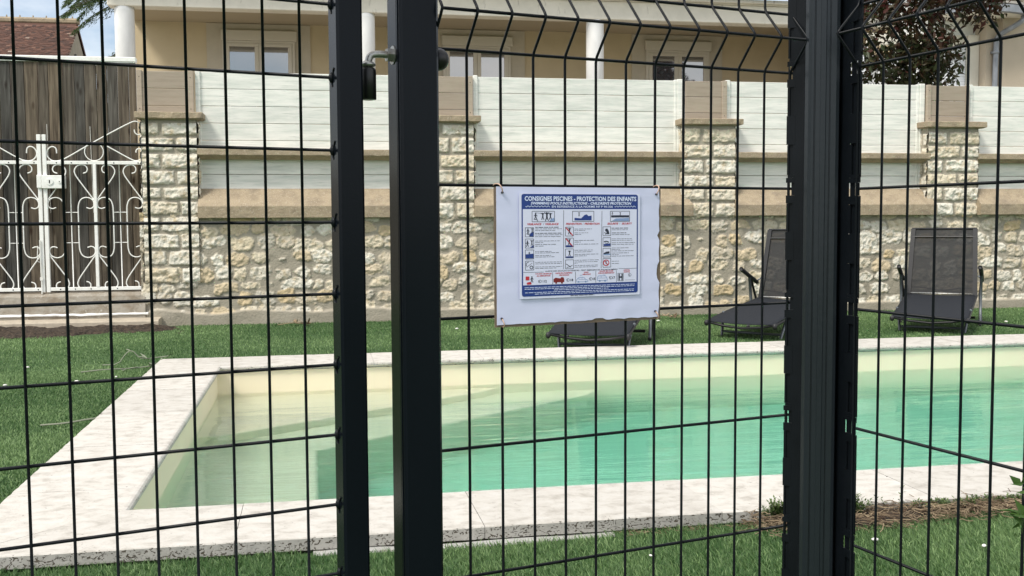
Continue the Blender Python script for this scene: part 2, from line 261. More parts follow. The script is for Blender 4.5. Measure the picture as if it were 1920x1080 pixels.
# ------------------------------------------------------------------ mesh builder
class MB:
    def __init__(s): s.v = []; s.f = []; s.t = []; s.tone = 1.0
    def add(s, vs, fs):
        k = len(s.v); s.v += [tuple(p) for p in vs]; s.t += [s.tone] * len(vs); s.f += [tuple(i + k for i in f) for f in fs]; return s
    def box(s, x0, x1, y0, y1, z0, z1):
        return s.add([(x0, y0, z0), (x1, y0, z0), (x1, y1, z0), (x0, y1, z0), (x0, y0, z1), (x1, y0, z1), (x1, y1, z1), (x0, y1, z1)],
                     [(0, 3, 2, 1), (4, 5, 6, 7), (0, 1, 5, 4), (1, 2, 6, 5), (2, 3, 7, 6), (3, 0, 4, 7)])
    def bbox(s, x0, x1, y0, y1, z0, z1, b=.004):
        """box whose eight corners and twelve edges are chamfered"""
        vs = []; 
        for zz, o in ((z0, b), (z0 + b, 0), (z1 - b, 0), (z1, b)):
            for (px, py) in ((x0 + o + b, y0 + o), (x1 - o - b, y0 + o), (x1 - o, y0 + o + b), (x1 - o, y1 - o - b), (x1 - o - b, y1 - o), (x0 + o + b, y1 - o), (x0 + o, y1 - o - b), (x0 + o, y0 + o + b)):
                vs.append((px, py, zz))
        fs = [tuple(range(7, -1, -1)), tuple(range(24, 32))]
        for r in range(3):
            for k in range(8): fs.append((r * 8 + k, r * 8 + (k + 1) % 8, r * 8 + 8 + (k + 1) % 8, r * 8 + 8 + k))
        return s.add(vs, fs)
    def tube(s, path, r, n=6, closed=False, flat=None):
        """round tube along path; flat=(a,b) gives a flat bar a wide (in plane) and b thick"""
        P = [Vector(p) for p in path]; vs = []; m = len(P); prev = None
        for i, p in enumerate(P):
            if closed: d = (P[(i + 1) % m] - P[i - 1])
            else: d = P[min(i + 1, m - 1)] - P[max(i - 1, 0)]
            d.normalize()
            if prev is None:
                ref = Vector((0, 1, 0)) if abs(d.y) < .9 else Vector((0, 0, 1)); a = d.cross(ref).normalized()
            else: a = (prev - d * prev.dot(d)).normalized()
            prev = a; b = d.cross(a)
            rr = r[i] if isinstance(r, (list, tuple)) else r
            for k in range(n):
                t = 2 * PI * k / n + PI / n
                vs.append(p + a * math.cos(t) * rr + b * math.sin(t) * rr)
        fs = []
        for i in range(m if closed else m - 1):
            j = (i + 1) % m
            for k in range(n): fs.append((i * n + k, j * n + k, j * n + (k + 1) % n, i * n + (k + 1) % n))
        if not closed: fs += [tuple(range(n - 1, -1, -1)), tuple((m - 1) * n + k for k in range(n))]
        fs = [f[::-1] for f in fs]
        return s.add(vs, fs)
    def prism(s, poly, z0, z1, axis='z'):
        """poly of (a,b); axis z: (a,b,z); axis y: (a,y,b); axis x: (x,a,b)"""
        n = len(poly)
        def P(a, b, h): return {'z': (a, b, h), 'y': (a, h, b), 'x': (h, a, b)}[axis]
        vs = [P(a, b, z0) for a, b in poly] + [P(a, b, z1) for a, b in poly]
        fs = [tuple(range(n))[::-1], tuple(range(n, 2 * n))] + [(k, (k + 1) % n, n + (k + 1) % n, n + k) for k in range(n)]
        return s.add(vs, fs)
    def lathe(s, prof, c=(0, 0), n=24):
        vs = []; 
        for r, z in prof:
            for k in range(n): vs.append((c[0] + r * math.cos(2 * PI * k / n), c[1] + r * math.sin(2 * PI * k / n), z))
        fs = []
        for i in range(len(prof) - 1):
            for k in range(n): fs.append((i * n + k, i * n + (k + 1) % n, (i + 1) * n + (k + 1) % n, (i + 1) * n + k))
        fs += [tuple(range(n - 1, -1, -1)), tuple((len(prof) - 1) * n + k for k in range(n))]
        return s.add(vs, fs)
    def ball(s, c, r, n=10, m=6, sq=(1, 1, 1)):
        vs = [(c[0], c[1], c[2] - r * sq[2])]
        for i in range(1, m):
            t = PI * i / m
            for k in range(n): vs.append((c[0] + r * sq[0] * math.sin(t) * math.cos(2 * PI * k / n), c[1] + r * sq[1] * math.sin(t) * math.sin(2 * PI * k / n), c[2] - r * sq[2] * math.cos(t)))
        vs.append((c[0], c[1], c[2] + r * sq[2])); fs = []
        for k in range(n): fs.append((0, 1 + (k + 1) % n, 1 + k)); fs.append((len(vs) - 1, len(vs) - 1 - n + k, len(vs) - 1 - n + (k + 1) % n))
        for i in range(m - 2):
            for k in range(n): fs.append((1 + i * n + k, 1 + i * n + (k + 1) % n, 1 + (i + 1) * n + (k + 1) % n, 1 + (i + 1) * n + k))
        return s.add(vs, fs)
    def build(s, name, m, parent=None, smooth=False, mtx=None):
        me = bpy.data.meshes.new(name); me.from_pydata(s.v, [], s.f); me.materials.append(m)
        a = me.attributes.new('tone', 'FLOAT_COLOR', 'POINT')
        t = np.array(s.t, dtype=np.float32); a.data.foreach_set('color', np.stack([t, t, t, np.ones_like(t)], 1).ravel())
        if smooth: me.polygons.foreach_set('use_smooth', [True] * len(me.polygons))
        me.update(); o = bpy.data.objects.new(name, me); col.objects.link(o)
        if parent is not None: o.parent = parent
        if mtx is not None: o.matrix_world = mtx
        return o

def npmesh(name, V, F, m, parent=None, tone=None, extra=None, smooth=False):
    """V (n,3); F (k,3|4) integer array"""
    me = bpy.data.meshes.new(name); n, k = len(V), len(F); c = F.shape[1]
    me.vertices.add(n); me.vertices.foreach_set('co', V.astype(np.float32).ravel())
    me.loops.add(k * c); me.loops.foreach_set('vertex_index', F.astype(np.int32).ravel())
    me.polygons.add(k); me.polygons.foreach_set('loop_start', np.arange(0, k * c, c, dtype=np.int32))
    me.polygons.foreach_set('loop_total', np.full(k, c, dtype=np.int32))
    if smooth: me.polygons.foreach_set('use_smooth', np.ones(k, dtype=bool))
    me.update(calc_edges=True)
    if tone is not None:
        a = me.attributes.new('tone', 'FLOAT', 'POINT'); a.data.foreach_set('value', tone.astype(np.float32))
    for kk, vv in (extra or {}).items():
        a = me.attributes.new(kk, 'FLOAT', 'POINT'); a.data.foreach_set('value', vv.astype(np.float32))
    me.materials.append(m); o = bpy.data.objects.new(name, me); col.objects.link(o)
    if parent is not None: o.parent = parent
    return o

def tag(o, label=None, cat=None, group=None, kind=None):
    if label: o['label'] = label
    if cat: o['category'] = cat
    if group: o['group'] = group
    if kind: o['kind'] = kind
    return o
def empty(name, label, cat, loc=(0, 0, 0), rz=0, group=None):
    o = bpy.data.objects.new(name, None); col.objects.link(o); o.location = loc; o.rotation_euler = (0, 0, R(rz)); o.empty_display_size = .2
    return tag(o, label, cat, group)
def copy_tree(o, parent=None):
    c = o.copy(); col.objects.link(c); c.parent = parent
    for ch in list(o.children): copy_tree(ch, c)
    return c

# frames
WA = 9.8; WD = 11.34; wn = Vector((-math.sin(R(WA)), math.cos(R(WA)), 0)); we = Vector((math.cos(R(WA)), math.sin(R(WA)), 0))
PA = 10.85
def wloc(s, y=0, z=0, D=WD): return we * s + wn * (D + y) + Vector((0, 0, z))
nrng = np.random.default_rng(5)

def vnoise(x, y, scale, seed=0, octv=4):
    """value noise, numpy"""
    out = np.zeros_like(x); amp = 1; tot = 0
    for o in range(octv):
        rs = np.random.default_rng(seed * 31 + o); G = rs.random((257, 257)); fx = x * scale * 2 ** o + 100; fy = y * scale * 2 ** o + 100
        ix = np.floor(fx).astype(int); iy = np.floor(fy).astype(int); tx = fx - ix; ty = fy - iy; tx = tx * tx * (3 - 2 * tx); ty = ty * ty * (3 - 2 * ty)
        g = lambda a, b: G[a % 257, b % 257]
        out += amp * ((g(ix, iy) * (1 - tx) + g(ix + 1, iy) * tx) * (1 - ty) + (g(ix, iy + 1) * (1 - tx) + g(ix + 1, iy + 1) * tx) * ty); tot += amp; amp *= .5
    return out / tot

# ------------------------------------------------------------------ ground and sky-side setting
g = MB(); 
# one sheet to the horizon with a hole for the pool, laid as strips in the pool frame
PU0, PU1, PV0, PV1 = -1.155, 8.6, 3.378, 8.15      # outer coping rectangle
IU0, IU1, IV0, IV1 = -.70, 8.15, 3.83, 7.65        # inner
g.box(-400, PU0 + .2, -400, 400, -.3, 0); g.box(PU1 - .2, 400, -400, 400, -.3, 0)
g.box(PU0 + .2, PU1 - .2, -400, PV0 + .2, -.3, 0); g.box(PU0 + .2, PU1 - .2, PV1 - .2, 400, -.3, 0)
go = g.build('ground', M['turf_base']); go.rotation_euler = (0, 0, R(PA)); tag(go, kind='structure')
tr_ = MB(); tr_.box(-60, 60, .36, 60, -.02, 1.75); tro = tr_.build('terrace', M['cement']); tro.rotation_euler = (0, 0, R(WA)); tro.location = wn * WD; tag(tro, kind='structure')

def blades(area, n, hmin, hmax, wd, seed, bend=.6):
    """area: function(n)->xy array in world; returns V,F,tone"""
    rs = np.random.default_rng(seed); xy = area(n, rs); n = len(xy)
    ang = rs.random(n) * 2 * PI; h = hmin + (hmax - hmin) * rs.random(n); la = rs.normal(0.9, .9, n); ld = np.stack([np.cos(la + 1.2), np.sin(la + 1.2)], 1)
    lean = h * bend * (.4 + rs.random(n)); a = np.stack([np.cos(ang), np.sin(ang)], 1) * wd * (.6 + .8 * rs.random(n))[:, None]
    b0 = xy - a / 2; b1 = xy + a / 2; mid = xy + ld * (lean * .35)[:, None]; tip = xy + ld * lean[:, None]
    z0 = np.full(n, -.004)
    V = np.stack([np.column_stack([b0, z0]), np.column_stack([b1, z0]), np.column_stack([mid + a * .42, h * .62]), np.column_stack([mid - a * .42, h * .62]), np.column_stack([tip, h])], 1).reshape(-1, 3)
    base = (np.arange(n) * 5)[:, None]
    F = np.concatenate([base + np.array([[0, 1, 2]]), base + np.array([[0, 2, 3]]), base + np.array([[3, 2, 4]])])
    patch = vnoise(xy[:, 0], xy[:, 1], 1.3, 3, 4)
    tone = np.clip(rs.beta(.8, 2.4, n) * 1.0 + (patch - .5) * 1.0 + .04, 0, 1)
    return V, F, np.repeat(tone, 5)
ca, sa = math.cos(R(PA)), math.sin(R(PA))
def uv(xy): return xy[:, 0] * ca + xy[:, 1] * sa, -xy[:, 0] * sa + xy[:, 1] * ca
def rect(x0, x1, y0, y1, test):
    def f(n, rs):
        p = np.stack([x0 + (x1 - x0) * rs.random(n), y0 + (y1 - y0) * rs.random(n)], 1); u, v = uv(p); return p[test(p, u, v)]
    return f
vis = lambda p, m=.15: (np.abs(p[:, 0]) < .52 * p[:, 1] + m)
cw, sw = math.cos(R(WA)), math.sin(R(WA))
bare = lambda p: ((p[:, 0] * cw + p[:, 1] * sw) < -1.62) & ((WD + p[:, 0] * sw - p[:, 1] * cw) < .62 + .28 * ((p[:, 0] * cw + p[:, 1] * sw) < -2.25))
wv = lambda p: -p[:, 0] * sw + p[:, 1] * cw
parts = []
parts.append(blades(rect(-2.3, 2.6, 2.5, 4.0, lambda p, u, v: ((v < PV0 - .004)) & ~((u > -.06) & (u < .96) & (v > PV0 - .045)) & vis(p, .3)), 170000, .009, .025, .0027, 1, 1.1))
parts.append(blades(rect(-4.5, -.8, 3.6, 7.5, lambda p, u, v: (u < PU0 - .005) & vis(p, .4) & ~bare(p)), 190000, .008, .020, .0045, 2, 1.0))
parts.append(blades(rect(-6.5, 8.5, 6.5, 13.2, lambda p, u, v: ((v > PV1 + .005) | (u < PU0 - .005)) & vis(p, .5) & (wv(p) < WD - .02) & ~bare(p)), 330000, .008, .020, .006, 3, 1.0))
off = 0; VV = []; FF = []; TT = []
for V_, F_, T_ in parts: VV.append(V_); FF.append(F_ + off); TT.append(T_); off += len(V_)
gr = npmesh('grass', np.concatenate(VV), np.concatenate(FF), M['turf'], tone=np.concatenate(TT)); tag(gr, 'short artificial green turf around the pool', 'grass', kind='stuff')

# ------------------------------------------------------------------ swimming pool
pool = empty('swimming_pool', 'rectangular in-ground pool with sand coloured liner and pale travertine coping', 'pool', (0, 0, 0), PA)
T = .055; WL = -.15; FL = -1.4
ln = MB()
ln.box(IU0, IU1, IV0, IV1, FL - .06, FL)                              # floor
ln.box(IU0 - .15, IU0, IV0 - .15, IV1 + .15, FL, T - .036); ln.box(IU1, IU1 + .15, IV0 - .15, IV1 + .15, FL, T - .036)
ln.box(IU0, IU1, IV0 - .15, IV0, FL, T - .036); ln.box(IU0, IU1, IV1, IV1 + .15, FL, T - .036)
ln.build('liner', M['liner'], pool)
st = MB()
def softprism(poly, z0, z1, b=.03):
    """prism with its top edge rounded"""
    c = (sum(p[0] for p in poly) / len(poly), sum(p[1] for p in poly) / len(poly)); n = len(poly); rings = []
    for k in range(5):
        a = PI / 2 * k / 4; o = b * (1 - math.cos(a)); z = z1 - b + b * math.sin(a)
        q = []
        for i in range(n):
            p0, p1, p2 = Vector(poly[i - 1]), Vector(poly[i]), Vector(poly[(i + 1) % n]); e1 = (p1 - p0).normalized(); e2 = (p2 - p1).normalized()
            n1 = Vector((-e1.y, e1.x)); n2 = Vector((-e2.y, e2.x)); nn = (n1 + n2); nn = nn / max(.2, nn.dot(n1)); q.append((p1.x + nn.x * o, p1.y + nn.y * o, z))
        rings.append(q)
    vs = [(p[0], p[1], z0) for p in poly] + [p for r_ in rings for p in r_]; fs = []
    for r_ in range(5):
        for i in range(n): fs.append((r_ * n + i, r_ * n + (i + 1) % n, (r_ + 1) * n + (i + 1) % n, (r_ + 1) * n + i))
    fs.append(tuple(5 * n + i for i in range(n))); fs.append(tuple(range(n))[::-1]); st.add(vs, fs)
e = .001
softprism([(IU0 - .1, 6.28), (IU0 + .12, 6.28), (1.22, 7.50), (1.44, IV1 + .1), (IU0 - .1, IV1 + .1)], FL, -.30)
softprism([(IU0 - .11, IV0 - .1), (0.0, IV0 - .1), (.0, 6.02), (2.0, 7.44), (2.24, IV1 + .11), (IU0 - .11, IV1 + .11)], FL, -.52)
st.build('step', M['liner'], pool, smooth=False)
# coping slabs: outer edge square and pitted, inner edge a half-round nose
cp = MB(); rc = random.Random(3)
def slab(along0, along1, side, in0=0, in1=0):
    """side: 0 near, 1 far, 2 left. prof across: outer (0) to inner nose (w)"""
    g_ = .0010; a0, a1 = along0 + g_, along1 - g_
    wd_ = {0: IV0 - PV0, 1: PV1 - IV1, 2: IU0 - PU0}[side] + .028; t = T + rc.uniform(-.0012, .0012); b = T - .0435
    prof = [(0, b), (0, t - .004), (.003, t)] + [(wd_ * k / 6, t) for k in range(1, 6)]
    rr = (t - b) / 2 * .86; 
    for k in range(7):
        an = PI / 2 - PI * k / 6; prof.append((wd_ - rr + rr * math.cos(an), t - rr + rr * math.sin(an)))
    prof.append((wd_ - rr, b))
    n = len(prof); m = max(2, int((a1 - a0) / .035)); vs = []; cp.tone = .93 + .10 * rc.random()
    for i in range(m + 1):
        f = i / m
        for j, (q, z) in enumerate(prof):
            lo = a0 + in0 * min(q / (wd_ - .028), 1); hi = a1 - in1 * min(q / (wd_ - .028), 1); x = lo + (hi - lo) * f
            dq = 0; dz = 0
            if q < .004:
                nz = mn.noise(Vector((x * 22, z * 60, side * 9.1))); dq = -.004 * nz + (.003 if (i in (0, m)) else 0); dz = -.0022 * abs(nz) if z > b + .01 else 0
            Q = q + dq
            vs.append({0: (x, PV0 + Q, z + dz), 1: (x, PV1 - Q, z + dz), 2: (PU0 + Q, x, z + dz)}[side])
    fs = []
    for i in range(m):
        for j in range(n): fs.append((i * n + j, (i + 1) * n + j, (i + 1) * n + (j + 1) % n, i * n + (j + 1) % n))
    fs += [tuple(range(n)), tuple(m * n + k for k in range(n))[::-1]]
    if side in (0,): fs = [f[::-1] for f in fs]
    cp.add(vs, fs)
jn = [PU0, -.27, .55, 1.40, 2.24, 3.08, 3.92, 4.76, 5.60, 6.44, 7.28, 8.1, PU1]
for k in range(len(jn) - 1): slab(jn[k], jn[k + 1], 0, in0=(.455 if k == 0 else 0))
jf = [PU0, -.35, .42, 1.24, 2.05, 2.9, 3.7, 4.5, 5.3, 6.1, 6.9, 7.7, PU1]
for k in range(len(jf) - 1): slab(jf[k], jf[k + 1], 1, in0=(.455 if k == 0 else 0))
jl = [PV0, 4.16, 4.98, 5.80, 6.62, 7.40, PV1]
for k in range(len(jl) - 1): slab(jl[k], jl[k + 1], 2, in0=(.455 if k == 0 else 0), in1=(.455 if k == len(jl) - 2 else 0))
cp.tone = 1
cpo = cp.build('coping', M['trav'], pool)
bd = MB()   # mortar bed under the slabs, set back from their edges
bd.box(PU0 + .03, PU1 - .03, PV0 + .022, IV0 - .02, -.2, T - .0445); bd.box(PU0 + .03, PU1 - .03, IV1 + .02, PV1 - .03, -.2, T - .0445)
bd.box(PU0 + .03, IU0 - .02, IV0 - .02, IV1 + .02, -.2, T - .0445); bd.build('mortar_bed', M['dark_gap'], pool)
# strip of felt that sticks out under the front slabs
fe = MB(); pts = []
for k in range(26):
    f = k / 25; u = -.02 + 1.02 * f; pts.append((u, PV0 - .020 + .006 * math.sin(f * 9) - .012 * math.sin(f * PI), -.001 + .002 * math.sin(f * 13)))
for k in range(25):
    (u0, v0, z0), (u1, v1, z1) = pts[k], pts[k + 1]
    fe.add([(u0, v0 - .012, z0), (u1, v1 - .012, z1), (u1, v1 - .010, z1 + .006), (u0, v0 - .010, z0 + .006), (u0, v0 + .03, z0 + .008), (u1, v1 + .03, z1 + .008)], [(0, 1, 2, 3), (3, 2, 5, 4)])
fe.build('liner_felt', M['felt'], pool)
wt = MB(); wt.box(IU0 - .01, IU1 + .01, IV0 - .01, IV1 + .01, FL - .03, WL)
wo_ = wt.build('water', M['water']); wo_.rotation_euler = (0, 0, R(PA)); tag(wo_, kind='structure')

# ------------------------------------------------------------------ stone wall
def rubble(s0, s1, z0, z1, res, seed, mode, depth=.022, axis='s', plinth=False):
    ns, nz = int((s1 - s0) / res) + 1, int((z1 - z0) / res) + 1
    S, Z = np.meshgrid(np.linspace(s0, s1, ns), np.linspace(z0, z1, nz)); rs = np.random.default_rng(seed)
    kk = 1.0 if mode == 'rubble' else .42; wx = (vnoise(S, Z, 9, seed + 1, 4) - .5) * .085 * kk; wz = (vnoise(S + 7, Z, 9, seed + 2, 4) - .5) * .075 * kk
    X, Y = S + wx, Z + wz
    if mode == 'rubble':
        sites = []; z = z0 - .06; row = 0
        while z < z1 + .1:
            h = rs.uniform(.125, .175); x = s0 - .2 + rs.random() * .1
            while x < s1 + .2:
                w_ = rs.uniform(.14, .33); sites.append((x + w_ / 2, z + h / 2 + rs.uniform(-.03, .03), w_ * rs.uniform(.84, 1.12), h * rs.uniform(.80, 1.12))); x += w_
            z += h; row += 1
        A = np.array(sites); d1 = np.full(S.shape, 9e9); d2 = np.full(S.shape, 9e9); idx = np.zeros(S.shape, int)
        for k, (a, b, w_, h) in enumerate(A):
            i0 = max(0, int((a - .38 - s0) / res)); i1 = min(ns, int((a + .38 - s0) / res) + 1); j0 = max(0, int((b - .28 - z0) / res)); j1 = min(nz, int((b + .28 - z0) / res) + 1)
            if i1 <= i0 or j1 <= j0: continue
            x = (X[j0:j1, i0:i1] - a) / (w_ / 2); y = (Y[j0:j1, i0:i1] - b) / (h / 2)
            d = (np.abs(x) ** 3.4 + np.abs(y) ** 3.4) ** (1 / 3.4)
            D1 = d1[j0:j1, i0:i1]; m_ = d < D1
            idx[j0:j1, i0:i1][m_] = k; D1[m_] = d[m_]
        edge = (1.0 - d1) * .07 + (vnoise(S, Z, 26, seed + 12, 3) - .5) * .016                      # about metres to the stone's edge
        gap = rs.uniform(-.002, .012, len(A))[idx]; val = (rs.random(len(A)) ** 1.35)[idx]; 
        drop = (rs.random(len(A)) < .07)[idx]; edge = edge - gap - drop * .05
    else:                                            # coursed blocks of a pillar
        edge = np.full(S.shape, -.02); val = np.zeros(S.shape); z = z0 + .012; r = 0; W_ = s1 - s0
        while z < z1 - .05:
            h = rs.uniform(.150, .195); h = min(h, z1 - z); cut = s0 + W_ * (rs.uniform(.30, .42) if r % 2 else rs.uniform(.55, .68))
            for (a, b) in ((s0 - .03, cut - .017), (cut + .017, s1 + .03)):
                dx = np.minimum(X - a, b - X); dy = np.minimum(Y - z, z + h - .034 - Y); dd = np.where((dx > 0) & (dy > 0), 1 / (1 / np.maximum(dx, 1e-4) + .6 / np.maximum(dy, 1e-4)) * 1.3, np.minimum(dx, dy))
                mm = dd > edge; edge[mm] = dd[mm]; val[mm] = rs.random() * .42
            z += h; r += 1
    rough = 1.1 * (.36 - np.abs(vnoise(S, Z, 15, seed + 5, 5) - .5) * 3); rag = (vnoise(S, Z, 60, seed + 6, 2) - .5) * .012
    stone = np.clip((edge + rag) / .007, 0, 1)
    up = 1 - np.exp(-np.clip(edge, 0, 1) / .014)
    hgt = stone * (depth * (.55 + .45 * up) + rough * .020 + (vnoise(S, Z, 45, seed + 9, 2) - .5) * .010 + (vnoise(S, Z, 7, seed + 8, 3) - .5) * .02) + (1 - stone) * (vnoise(S, Z, 12, seed + 7, 4) - .5) * .012
    if plinth:
        lim = .10 + .10 * (vnoise(S, Z * 0, 2.2, seed + 11, 4)) * np.clip(1.4 - (S + 2) / 4, .35, 1); k = np.clip((lim - Z) / .02, 0, 1)
        stone = stone * (1 - k); hgt = hgt * (1 - k) + k * (.03 + .02 * (vnoise(S, Z, 5, 3, 5) - .5))
    if axis == 's': V = np.stack([S, -hgt, Z], -1).reshape(-1, 3)
    else: V = np.stack([-hgt, S, Z], -1).reshape(-1, 3)           # left-hand side face; S runs in depth
    I = np.arange(ns * nz).reshape(nz, ns)
    F = np.stack([I[:-1, :-1], I[:-1, 1:], I[1:, 1:], I[1:, :-1]], -1).reshape(-1, 4)
    if axis != 's': F = F[:, ::-1]
    return V, F, stone.ravel(), val.ravel(), ns, nz
wall = empty('stone_wall', 'long rubble stone garden wall with pillars and concrete sills behind the pool', 'wall', wn * WD, WA)
V_, F_, s_, t_, ns_, nz_ = rubble(-2.0, 9.2, -.03, 1.20, .0095, 11, 'rubble', depth=.011, plinth=True)
npmesh('rubble_base', V_, F_, M['stone'], wall, tone=t_, extra={'stone': s_})
core = MB(); core.box(-1.99, 9.2, .02, .36, -.1, 1.14); core.build('wall_core', M['stone'], wall)
pil = [(-1.955, -1.400), (.950, 1.535), (3.955, 4.565), (6.985, 7.640)]
for k, (a, b) in enumerate(pil):
    z0 = .45 if k == 0 else 1.12
    V_, F_, s_, t_, ns_, nz_ = rubble(a, b, z0, 2.175, .0095, 40 + k, 'block', depth=.02)
    V2, F2, s2, t2, n2_, m2_ = rubble(0.0, .26, z0, 2.175, .0095, 60 + k, 'block', depth=.016, axis='d')
    V_[:, 1] -= .012; V2[:, 0] += a - .002; V2[:, 1] -= .02
    V3 = V2.copy(); V3[:, 0] = b + (a - V2[:, 0]); F3 = F2[:, ::-1]
    n1_ = len(V_); n2__ = len(V2)
    q = MB(); q.box(a + .003, b - .003, .004, .255, z0, 2.166); q.build('pillar_core', M['stone'], wall)
    po = npmesh('pillar', np.concatenate([V_, V2, V3]), np.concatenate([F_, F2 + n1_, F3 + n1_ + n2__]), M['stone'], wall, tone=np.concatenate([t_, t2, t2]), extra={'stone': np.concatenate([s_, s2, s2])})
    cm = MB()       # cap: a rough-edged slab
    x0, x1 = a - .055, b + .075; vs = []; nn = 22
    for (zz, o) in ((2.168, .030), (2.180, .0), (2.236, .0), (2.242, .008)):
        ring = []
        for i in range(nn): f = i / (nn - 1); ring.append((x0 + o + (x1 - x0 - 2 * o) * f, -.085 + o))
        ring += [(x1 - o, .10), (x1 - o, .28), (x0 + o, .28), (x0 + o, .10)]
        for i, (px, py) in enumerate(ring):
            vs.append((px + .005 * mn.noise(Vector((px * 20, zz * 40, k))), py + .008 * mn.noise(Vector((px * 14, zz * 50, k + 4))), zz + .004 * mn.noise(Vector((px * 9, py * 9, k + 8)))))
    q = nn + 4; fs = [tuple(range(q))[::-1], tuple(3 * q + i for i in range(q))]
    for r_ in range(3):
        for i in range(q): fs.append((r_ * q + i, r_ * q + (i + 1) % q, (r_ + 1) * q + (i + 1) % q, (r_ + 1) * q + i))
    cm.add(vs, fs); cm.build('cap', M['concrete'], po)
bays = [(-1.400, .950), (1.535, 3.955), (4.565, 6.985), (7.640, 9.2)]
for (a, b) in bays:
    m_ = MB(); r_ = .085; n = int((b - a) / .06)          # weathered sill: sloping top, upright nose
    prof = [(.20, 1.135), (-.10, 1.135), (-.105, 1.140), (-.107, 1.258), (-.103, 1.266), (.11, 1.452), (.20, 1.455)]
    vs = []; m = len(prof)
    for i in range(n + 1):
        f = i / n
        for j, (y, z) in enumerate(prof):
            ext = r_ * min(1, max(0, (.11 - y) / .2)); x = a + .002 + (b + ext - a) * f
            if j in (3, 4): z += .003 * mn.noise(Vector((x * 7, j, 0))); y += .003 * mn.noise(Vector((x * 9, j, 5)))
            vs.append((x, y, z))
    fs = [(i * m + j, i * m + (j + 1) % m, (i + 1) * m + (j + 1) % m, (i + 1) * m + j) for i in range(n) for j in range(m)] + [tuple(range(m))[::-1], tuple(n * m + k for k in range(m))]
    fs = [f_[::-1] for f_ in fs]
    m_.add(vs, fs); m_.build('sill', M['concrete'], wall)
    m_ = MB(); prof = [(.14, 1.762), (.055, 1.762), (-.03, 1.800), (-.034, 1.806), (-.034, 1.862), (-.028, 1.868), (.14, 1.870)]; vs = []; m = len(prof)
    for i in range(n + 1):
        f = i / n
        for j, (y, z) in enumerate(prof):
            x = a + .001 + (b + .035 - a) * f; k_ = .004 if j in (2, 3, 4, 5) else 0
            vs.append((x, y + k_ * mn.noise(Vector((x * 11, j, 2))), z + k_ * mn.noise(Vector((x * 13, j, 7)))))
    fs = [(i * m + j, i * m + (j + 1) % m, (i + 1) * m + (j + 1) % m, (i + 1) * m + j)[::-1] for i in range(n) for j in range(m)] + [tuple(range(m)), tuple(n * m + k for k in range(m))[::-1]]
    m_.add(vs, fs); m_.build('beam', M['concrete'], wall)

# composite privacy panels standing behind the wall top
WLAB = ['white composite panel left of the black gate latch', 'white composite panel above and behind the hanging sign', 'white composite panel crossed by the black corner post', 'white composite panel at the right edge behind the downpipe wing']
wspan = [(-1.421, .905), (1.554, 3.985), (4.511, 7.022), (7.605, 9.3)]
rb = random.Random(12)
for k, (a, b) in enumerate(wspan):
    o = empty('composite_panel', WLAB[k], 'fence panel', wloc(0, .145), WA, 'white composite fence panels in the wall bays')
    m_ = MB(); z = 2.692; pitch = .1815; zz = z
    while zz > 1.30:
        m_.tone = rb.uniform(.93, 1.03); m_.bbox(a + .02, b - .02, 0 + rb.uniform(0, .0015), .03, zz - pitch + .005, zz, .0035); zz -= pitch
    m_.tone = 1; m_.build('boards', M['pvc'], o)
    for (x0, x1, kd) in ((a, a + .050, 0), (b - .062, b, 1)):
        if x1 > 9.25: continue
        q = MB(); q.bbox(x0, x1, -.022, .045, 1.30, 2.706, .004)
        if kd: q.bbox(x0 - .034, x0 - .002, -.010, .04, 1.30, 2.70, .004)
        q.build('side_post', M['pvc'], o)
TLAB = ['taupe composite panel on the pillar next to the white iron gate', 'taupe composite panel on the pillar beside the black gate post', 'taupe composite panel on the pillar right of the sign', 'taupe composite panel on the pillar under the dark leaved tree']
for k, (a, b) in enumerate([(-2.006, -1.432), (.915, 1.545), (4.000, 4.505), (7.028, 7.60)]):
    o = empty('composite_panel', TLAB[k], 'fence panel', wloc(0, .09), WA, 'taupe composite panels on the pillars')
    m_ = MB(); zz = 2.682
    while zz > 2.25:
        m_.tone = rb.uniform(.93, 1.04); m_.bbox(a + .01, b - .01, 0, .028, max(2.243, zz - .1775), zz, .0035); zz -= .1815
    m_.tone = 1; m_.build('boards', M['taupe'], o)
    sides = [(b - .060, b)] if k else [(a, a + .052), (b - .062, b)]
    if k == 3: sides = [(a, a + .05), (b - .062, b - .018)]
    for (x0, x1) in sides:
        q = MB(); q.tone = 1.12; q.bbox(x0, x1, -.014, .035, 2.243, 2.690, .004); q.build('side_post', M['taupe'], o)
        for zc in (2.29, 2.62): q = MB(); q.ball(((x0 + x1) / 2, -.014, zc), .005, 6, 4); q.build('screw', M['charcoal'], o)

# ------------------------------------------------------------------ board fence and the white iron gate at the left
bf = empty('board_fence', 'weathered upright board fence with white metal coping behind the white gate', 'fence', wloc(0, .12), WA)
m_ = MB(); x = -4.4; rw = random.Random(21)
while x < -2.02:
    w_ = min(rw.uniform(.095, .145), -2.018 - x); m_.tone = rw.random()
    m_.bbox(x, x + w_ - .0055, rw.uniform(0, .010), .03, .40, 2.765 + rw.uniform(-.006, .006), .002); x += w_
m_.build('boards', M['wood'], bf)
m_ = MB(); m_.bbox(-4.4, -2.012, -.02, .06, 2.772, 2.822, .006); m_.bbox(-4.4, -2.016, -.012, .05, 2.762, 2.7715, .002); m_.build('top_cap', M['white_paint'], bf)
for x in (-2.915, -2.49): m_ = MB(); m_.tube([(x, -.004, 2.72 - (.60 if x < -2.6 else .62)), (x + .012, -.006, 1.2)], .0022, 4); m_.build('hanging_wire', M['white_paint'], bf)

